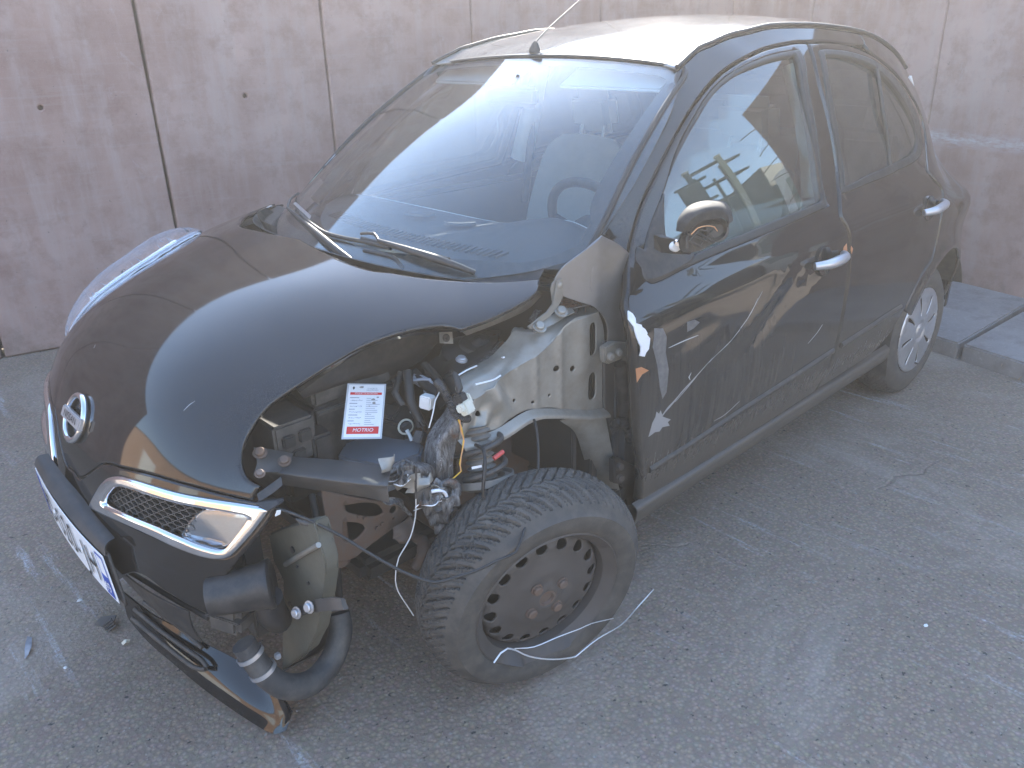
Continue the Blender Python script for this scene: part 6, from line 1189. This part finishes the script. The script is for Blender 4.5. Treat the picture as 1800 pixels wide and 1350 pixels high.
# ---- loose harness, connector and wires
tube('corrugated_conduit', [(-0.0594,-0.66,0.7924), (-0.0677,-0.69,0.7877), (-0.0703,-0.715,0.7666), (-0.0644,-0.725,0.7406), (-0.0502,-0.73,0.725), (-0.0311,-0.73,0.717)], .0085, PLASTIC, BAY, 12, .0012, True, .0012, 34)
cn = np.array((-0.0399,-0.735,0.7493)); ca = euler_axes(-.5, .1, .35)
con = box('cream_connector', cn, (.034, .020, .030), CREAMP, BAY, ca, .003)
box('connector_clip', cn+ca[0]*-.022+ca[2]*.004, (.014, .016, .018), CREAMP, con, ca, .003); box('connector_clip', cn+ca[0]*.018+ca[2]*.014, (.012, .016, .026), CREAMP, con, ca, .003)
box('connector_plug', cn+ca[2]*.024-ca[0]*.004, (.026, .018, .022), PLASTIC, con, ca, .003)
tube('connector_lead', [cn+ca[2]*.034-ca[0]*.006, np.array((-0.0442,-0.72,0.7894)), np.array((-0.0361,-0.7,0.8079)), np.array((-0.0262,-0.68,0.8071))], [.004, .008, .008, .007], RUBBER, con, 10)
tube('twisted_wire', [(-0.0639,-0.735,0.7273), (-0.0572,-0.735,0.7056), (-0.0526,-0.735,0.676), (-0.0594,-0.735,0.6459), (-0.0676,-0.735,0.6205), (-0.0639,-0.735,0.6002), (-0.0825,-0.735,0.5933), (-0.0908,-0.735,0.5909)], .0017, YELLOW, BAY, 6)
tube('twisted_wire', [(-0.0615,-0.736,0.7268), (-0.06,-0.736,0.7), (-0.052,-0.736,0.6719), (-0.0622,-0.736,0.6403), (-0.067,-0.736,0.6163), (-0.0664,-0.736,0.6002)], .0014, COPPER, BAY, 6)
tube('pale_lead', [(-0.0683,-0.68,0.7794), (-0.0897,-0.69,0.7677), (-0.1054,-0.7,0.7464), (-0.1112,-0.7,0.732), (-0.1188,-0.7,0.7155)], .0016, PALEWIRE, BAY, 6)
tube('hanging_wire', [(-0.1838,-0.73,0.6328), (-0.1906,-0.735,0.5986), (-0.1944,-0.735,0.5562), (-0.2016,-0.735,0.5263), (-0.215,-0.735,0.4962), (-0.237,-0.735,0.4731), (-0.2487,-0.735,0.4612), (-0.2586,-0.735,0.4367), (-0.2628,-0.735,0.4089), (-0.2585,-0.735,0.3762), (-0.241,-0.735,0.3325), (-0.2242,-0.735,0.2912)], .0015, PALEWIRE, BAY, 6)
tube('hanging_lead', [(-0.1817,-0.73,0.6569), (-0.1887,-0.735,0.6202), (-0.1918,-0.735,0.585)], .0028, PLASTIC, BAY, 6)
tube('loose_cable', [(-0.4527,-0.62,0.6262), (-0.4381,-0.66,0.6241), (-0.419,-0.7,0.6148), (-0.3801,-0.74,0.5804), (-0.3568,-0.78,0.556), (-0.3261,-0.83,0.5263), (-0.3051,-0.87,0.5129), (-0.2768,-0.9,0.4988), (-0.2448,-0.92,0.5034), (-0.1968,-0.93,0.5002), (-0.1437,-0.94,0.5046), (-0.0942,-0.94,0.4981), (-0.0713,-0.93,0.5062), (-0.0331,-0.91,0.5288), (0.0384,-0.86,0.5402), (0.0908,-0.82,0.561), (0.1329,-0.78,0.5966), (0.1574,-0.75,0.6295), (0.1794,-0.72,0.6371)], .0033, RUBBER, BAY, 8)
tube('cable_sleeve', [(-0.4291,-0.65,0.6034), (-0.4228,-0.66,0.5969), (-0.4113,-0.69,0.6), (-0.4063,-0.7,0.6036)], [.002, .006, .006, .002], PLASTIC2, BAY, 8)
tube('bay_hose', [(-0.3227,-0.52,0.5583), (-0.3394,-0.56,0.5244), (-0.3531,-0.57,0.4984), (-0.3448,-0.57,0.4646), (-0.3159,-0.56,0.4148), (-0.3003,-0.55,0.3704), (-0.2999,-0.54,0.2753)], .0085, RUBBER, BAY, 10)
tube('bay_hose', [(-0.2957,-0.5,0.5412), (-0.2966,-0.51,0.5127), (-0.3148,-0.52,0.4874)], .010, RUBBER, BAY, 10)
lathe('wire_clip', (-0.369,-0.6,0.4389), (-.5, -.8, .2), [(.02, -.01), (.022, 0), (.018, .012), (.006, .016)], PRIMER, BAY, 14)
extr('paper_scrap', [(-0.4592,-0.635,0.6278), (-0.4508,-0.635,0.6253), (-0.4531,-0.635,0.6183), (-0.4645,-0.635,0.6181)], (.0, .001, .002), WHITEP, bumper, 0)
# ================================================================== THINGS THAT LIE IN OR BY THE CAR
TL = np.array((-0.1715,-0.47,0.7678)); TR_ = np.array((-0.0872,-0.5,0.7489)); BL = np.array((-0.252,-0.555,0.6848))
ex = TR_-TL; wd = np.linalg.norm(ex); ex /= wd; eyv = TL-BL; eyv -= ex*(eyv@ex)*.0; ht = np.linalg.norm(eyv); ey = eyv/ht; ctr = (TR_+BL)/2

card = quad('service_card', ctr, ex, ey, -wd/2, wd/2, -ht/2, ht/2, flat('clear_laminate', (.50, .52, .54), .25), None, .0, .0014)
tag(card, 'laminated white service card with red bands propped in the open engine bay', 'service card')
k_ = ht/.12
sh = quad('card_sheet', ctr, ex, ey, -wd*.455, wd*.455, -ht*.47, ht*.475, WHITE, card, .0004)
quad('red_band', ctr, ex, ey, -wd*.405, wd*.405, ht*.29, ht*.335, RED, card, .0008); text('card_heading', 'ETIQUETTE ENTRETIEN', WHITE, card, ctr+ey*ht*.312, ex, ey, ht*.036, .0012, sx=.98)
quad('red_band', ctr, ex, ey, -wd*.40, wd*.40, -ht*.415, -ht*.285, RED, card, .0008); text('card_title', 'MOTRIO', WHITE, card, ctr-ey*ht*.35, ex, ey, ht*.085, .0012, shear=.2, sx=1.0)
dm = ctr-ex*wd*.33+ey*ht*.415; mesh('diamond_emblem', [dm+ex*.0028+np.cross(ex, ey)*.0009, dm+ey*.0048+np.cross(ex, ey)*.0009, dm-ex*.0028+np.cross(ex, ey)*.0009, dm-ey*.0048+np.cross(ex, ey)*.0009], [[0, 1, 2, 3]], INK, card, False)
text('card_small_print', 'ETIQUETTE\nD\'ENTRETIEN', GREYLINE, card, ctr+ex*wd*.15+ey*ht*.39, ex, ey, ht*.032, .0009)
V = []; F = []; nrm = np.cross(ex, ey)
def ln(x0, x1, y, h):
    b0 = len(V); P0 = ctr+nrm*.0009
    for x, yy in ((x0, y-h), (x1, y-h), (x1, y+h), (x0, y+h)): V.append(P0+ex*x*wd+ey*yy*ht)
    F.append([b0, b0+1, b0+2, b0+3])
for r in range(5):
    y = .235-.105*r; ln(-.40, -.40+rng.uniform(.14, .3), y, .007)
    x = -.38
    while x < -.08: d = rng.uniform(.012, .035); ln(x, x+d, y-.05+rng.uniform(-.006, .006), .010*rng.uniform(.3, 1)); x += d+.012
for r in range(14): ln(.02, .02+rng.uniform(.12, .36), .225-.0365*r, .0045)
for x in (-.41, 0, .41): ln(x-.002, x+.002, -.02, .0)
stuff(mesh('card_lines', V, F, GREYLINE, card, False))
for (x, y, s) in ((-.13, .43, .055), (.22, .14, .05), (.20, .20, .05), (.11, .08, .025), (.31, .245, .035), (.08, -.06, .015)):
    P0 = ctr+nrm*.0011; mesh('oily_smudge', [P0+ex*wd*(x+s*1.4*math.cos(q)*rng.uniform(.5, 1))+ey*ht*(y+s*.6*math.sin(q)*rng.uniform(.5, 1)) for q in np.linspace(0, 6.28, 9)[:-1]], [list(range(8))], flat('smudge', (.30, .28, .26), .6), card, False)
# wire caught in the wheel rim
wr = thing('steel_wire', 'thin bright steel wire trailing from the rim of the bent front wheel', 'wire', (0.0989,-0.7706,0))
wo = np.array((0.0989,-0.7706,0))
def wpt(*L): return [np.array(p)-wo for p in L]
tube('wire_strand', wpt((-0.1171,-0.955,0.2683), (-0.0684,-0.965,0.2492), (-0.015,-0.985,0.2561), (0.0546,-0.99,0.2417), (0.0993,-0.985,0.2272), (0.1959,-0.97,0.1773)), .0011, WIREM, wr, 6)
tube('wire_strand', wpt((-0.1205,-0.955,0.2688), (-0.0828,-0.965,0.231), (-0.0197,-0.975,0.1894), (0.0509,-0.98,0.1564), (0.0784,-0.98,0.1596), (0.1365,-0.975,0.1551), (0.2401,-0.96,0.1263), (0.3282,-0.94,0.1181), (0.4229,-0.92,0.1136)), .0017, WIREM, wr, 6)
tube('wire_strand', wpt((-0.1828,-0.96,0.2739), (-0.1627,-0.96,0.2874), (-0.1429,-0.96,0.2874), (-0.1156,-0.955,0.2626)), .002, WIREM, wr, 6)
# scraps on the ground
def local(pts, o): return [np.array(p)-np.array(o) for p in pts]
o0 = (-0.6524,0.143,0); vg = thing('broken_vent_piece', 'broken piece of ribbed black plastic vent lying under the number plate', 'plastic fragment', o0)
sheet('fragment_plate', [local([(-0.6843,0.1645,0.004), (-0.6646,0.0986,0.006)], o0), local([(-0.666,0.1631,0.02), (-0.6336,0.1345,0.022)], o0)], PLASTIC2, vg, .003, 4, 4)
for k in range(4): tube('fragment_rib', local([np.array((-0.675,0.1318,0.012))+np.array([.0, -.012*k, 0]), np.array((-0.6503,0.1238,0.026))+np.array([.0, -.012*k, 0])], o0), .0025, PLASTIC2, vg, 6)
o1 = (-0.6466,0.036,0); cs = sheet('peeled_plastic_curl', [local([(-0.66,0.0349,0.003), (-0.6507,0.0235,0.016), (-0.6396,0.0191,0.012)], o1), local([(-0.6599,0.0222,0.003), (-0.6521,0.0124,0.014), (-0.6446,0.0181,0.004)], o1)], CREAMP, None, .001, 4, 4); cs.location = o1
tag(cs, 'small pale curl of plastic lying on the ground in front of the bumper', 'plastic scrap')
o2 = (-0.8436,0.2147,0); ch = sheet('flattened_scrap', [local([(-0.838,0.2441,0.004), (-0.8295,0.2326,0.004)], o2), local([(-0.8539,0.1962,0.012), (-0.8433,0.1796,0.01)], o2), local([(-0.867,0.1531,0.003), (-0.8648,0.1509,0.003)], o2)], simple('pale_grey_scrap', (.34, .34, .36), .6, dirt=.6), None, .002, 5, 5, jit=.006, seed=91, jf=90); ch.location = o2
tag(ch, 'flattened pale grey scrap on the ground left of the number plate', 'scrap')
for q, s, lb in (((-0.8,0.0416,0), .006, 'white plastic chip nearest the left edge'), ((0.9344,-1.4441,0), .008, 'lone white chip on the asphalt right of the wheel'), ((-0.6827,0.31,0), .009, 'bluish glass chip below the plate')):
    bm = bmesh.new(); bmesh.ops.create_icosphere(bm, subdivisions=1, radius=s)
    for v in bm.verts: v.co *= rng.uniform(.6, 1.2); v.co.z *= .4
    o = bm_obj('plastic_chip', bm, WHITEP, None, False); o.location = (q[0], q[1], .003); tag(o, lb, 'chip', 'chips of broken plastic')
# ================================================================== THE YARD BEHIND THE CAMERA, MIRRORED IN GLASS AND PAINT
MASTM = simple('machine_olive_paint', (.30, .31, .22), .5, dirt=.5); DARKP = simple('machine_dark_steel', (.03, .035, .033), .5, dirt=.4); CABM = simple('truck_white_paint', (.58, .59, .56), .4, dirt=.4)
fk = thing('forklift', 'forklift with raised mast and forks standing in the yard, mirrored in the front door window', 'forklift', (7.5, -6.7, 0)); FO = np.array((7.5, -6.7, 0.))
fa = np.array([.78, .63, 0.]); fa /= np.linalg.norm(fa); fb = np.array([.63, -.78, 0.]); fb /= np.linalg.norm(fb)   # along mast width, and away from the car
def fbx(name, u, v, z, s, mat, par, bevel=.01): return box(name, fa*u+fb*v+np.array([0, 0, z]), s, mat, par, (fa, fb, np.array([0, 0, 1.])), bevel)
for s in (-1, 1):
    rl = fbx('mast_rail', s*.48, 0, 2.42, (.16, .16, 4.66), MASTM if s > 0 else DARKP, fk)
    fbx('inner_rail', s*.36, .04, 2.3, (.05, .12, 4.4), DARKP, rl)
    fbx('rail_cap', s*.48, 0, 4.78, (.2, .2, .06), CREAMP, rl)
for z in (4.66, 4.05, 3.45, 1.2): fbx('mast_crossbar', 0, .02, z, (.84, .09, .09), DARKP, fk)
cylm = tube('lift_cylinder', [fa*.05+fb*.05+np.array([0, 0, .5]), fa*.05+fb*.05+np.array([0, 0, 4.2])], .05, DARKP, fk, 12)
cg = fbx('fork_carriage', -.62, -.12, 3.95, (.62, .08, .75), DARKP, fk)
for z in (4.33, 3.6): fbx('carriage_bar', -.55, -.16, z, (.9, .05, .08), DARKP, cg)
for z in (4.45, 3.95): extr('fork', [FO*0+fa*.5+np.array([0, 0, z])+fb*-.05, FO*0+fa*1.02+np.array([0, 0, z+.02])+fb*-.05, FO*0+fa*1.02+np.array([0, 0, z+.05])+fb*-.05, FO*0+fa*.5+np.array([0, 0, z+.10])+fb*-.05], fb*.12, DARKP, fk, .004)
P0 = fa*.48-fb*.083+np.array([0, 0, 3.02])
text('mast_lettering', 'TOYOTA', WHITE, fk, P0, np.array([0, 0, -1.]), -fa if np.dot(np.cross([0, 0, -1.], -fa), fb) < 0 else fa, .15, .002)
bd = fbx('forklift_body', -.0, .95, .75, (1.15, 1.5, .9), MASTM, fk, .06); fbx('counterweight', 0, 1.85, .85, (1.1, .5, 1.1), DARKP, bd, .1)
for u in (-.5, .5):
    for v in (.25, 1.55): tube('guard_post', [fa*u+fb*v+np.array([0, 0, 1.1]), fa*u*.9+fb*(v+.05)+np.array([0, 0, 2.2])], .035, DARKP, fk, 8)
fbx('overhead_guard', 0, .95, 2.22, (1.05, 1.5, .06), DARKP, fk); fbx('driver_seat', 0, 1.15, 1.4, (.5, .5, .6), DARKP, fk, .05)
for u in (-.55, .55):
    for v in (.2, 1.75): lathe('wheel', fa*u+fb*v+np.array([0, 0, .33]), fa*(1 if u > 0 else -1), [(.33, -.22), (.33, .0), (.28, .03), (.18, .01), (.01, .02)], TYREM, fk, 24)
tk = thing('parked_truck', 'pale cabbed dark truck in the yard, mirrored in the front door window', 'truck', (10.2, -8, 0)); TO = np.array((10.2, -8, 0.))
def tbx(name, x0, x1, y0, y1, z0, z1, mat, par=tk, bevel=.03): return box(name, np.array([(x0+x1)/2, (y0+y1)/2, (z0+z1)/2])-TO, (x1-x0, y1-y0, z1-z0), mat, par, None, bevel)
cbm = extr('cab', [np.array(p)-TO for p in ((9.0, -4.15, .6), (9.0, -4.05, 1.7), (9.0, -4.45, 3.25), (9.0, -4.7, 3.45), (9.0, -6.1, 3.45), (9.0, -6.1, .6))], (2.3, 0, 0), CABM, tk, .04)
extr('side_window', [np.array(p)-TO for p in ((8.99, -4.3, 1.95), (8.99, -4.62, 3.1), (8.99, -5.75, 3.1), (8.99, -5.75, 1.95))], (.01, 0, 0), simple('cab_glass_green', (.20, .26, .23), .08), cbm, .0)
extr('window_post', [np.array(p)-TO for p in ((8.975, -4.92, 1.95), (8.975, -5.06, 3.1), (8.975, -5.12, 3.1), (8.975, -4.98, 1.95))], (.02, 0, 0), DARKP, cbm, .0)
tbx('truck_mirror', 8.70, 8.80, -4.75, -4.45, 2.2, 2.75, DARKP, cbm, .04); tube('mirror_bracket', [np.array((9.0, -4.6, 2.9))-TO, np.array((8.75, -4.6, 2.8))-TO], .02, DARKP, cbm, 8)
tbx('truck_body', 9.0, 11.3, -12.0, -6.3, 1.0, 4.0, DARKP); tbx('truck_chassis', 9.3, 11.0, -12.0, -4.4, .55, .95, DARKP)
for y in (-5.0, -9.8, -10.9):
    for x, sx in ((9.05, -1), (11.25, 1)): lathe('wheel', np.array((x, y, .5))-TO, (sx, 0, 0), [(.5, -.28), (.5, .0), (.42, .03), (.28, -.02), (.01, .0)], TYREM, tk, 24)
BRK = simple('tan_cladding', (.36, .22, .13), .8, dirt=.3, scale=2)
wh_ = thing('warehouse', 'low tan clad warehouse across the yard, mirrored in the lower edge of the hood', 'building', (-19, 4, 0)); HO = np.array((-19, 4, 0.))
def wbx(name, x0, x1, y0, y1, z0, z1, mat, par=wh_, bevel=.01): return box(name, np.array([(x0+x1)/2, (y0+y1)/2, (z0+z1)/2])-HO, (x1-x0, y1-y0, z1-z0), mat, par, None, bevel)
wbx('warehouse_wall', -23, -15, -9, 18, 0, 4.6, BRK); wbx('roof_edge', -23.2, -14.9, -9.2, 18.2, 4.6, 4.75, DARKP)
for y in (-5, 3, 11):
    d = wbx('roller_door', -15.0, -14.96, y-1.5, y+1.5, 0, 3.0, CABM)
    for k in range(7): wbx('door_slat', -14.96, -14.945, y-1.45, y+1.45, .1+.42*k, .46+.42*k, CABM, d, .004)
TANC = simple('pale_bounce_wall', (.50, .41, .31), .85, dirt=.3, scale=1.5)  # wall of a made-up building, added to bounce warm sunlight onto the bay
dp = thing('bounce_building', 'unseen long pale building added behind the viewer for warm bounce light', 'building', (0, -20, 0)); HO = np.array((0, -20, 0.))
wbx('bounce_wall', -26, 26, -24, -17, 0, 4.6, TANC, dp); wbx('bounce_roof_edge', -26.2, 26.2, -24.2, -16.9, 4.6, 4.8, DARKP, dp)
for k in range(9):
    x = -22+5.4*k
    f_ = wbx('window', x-.9, x+.9, -17.0, -16.95, 1.4, 2.8, CABM, dp); wbx('pane', x-.8, x+.8, -16.95, -16.94, 1.5, 2.7, DARKP, f_, .002)
# air volume added to stand in for lens veil, lifts dark tones
def hz(dens_):
    bm = bmesh.new(); boxb(bm, (0, 0, 2.2), (122, 122, 6.4))
    m = bpy.data.materials.new('thin_veil_haze'); m.use_nodes = True; t = m.node_tree; t.nodes.clear(); o = t.nodes.new('ShaderNodeOutputMaterial'); v = t.nodes.new('ShaderNodeVolumePrincipled')
    v.inputs['Color'].default_value = (.96, .92, .87, 1); v.inputs['Density'].default_value = dens_; v.inputs['Anisotropy'].default_value = .5; t.links.new(v.outputs[0], o.inputs['Volume'])
    ob = bm_obj('veil_haze', bm, m); stuff(ob); return ob
HAZE = hz(.0115)
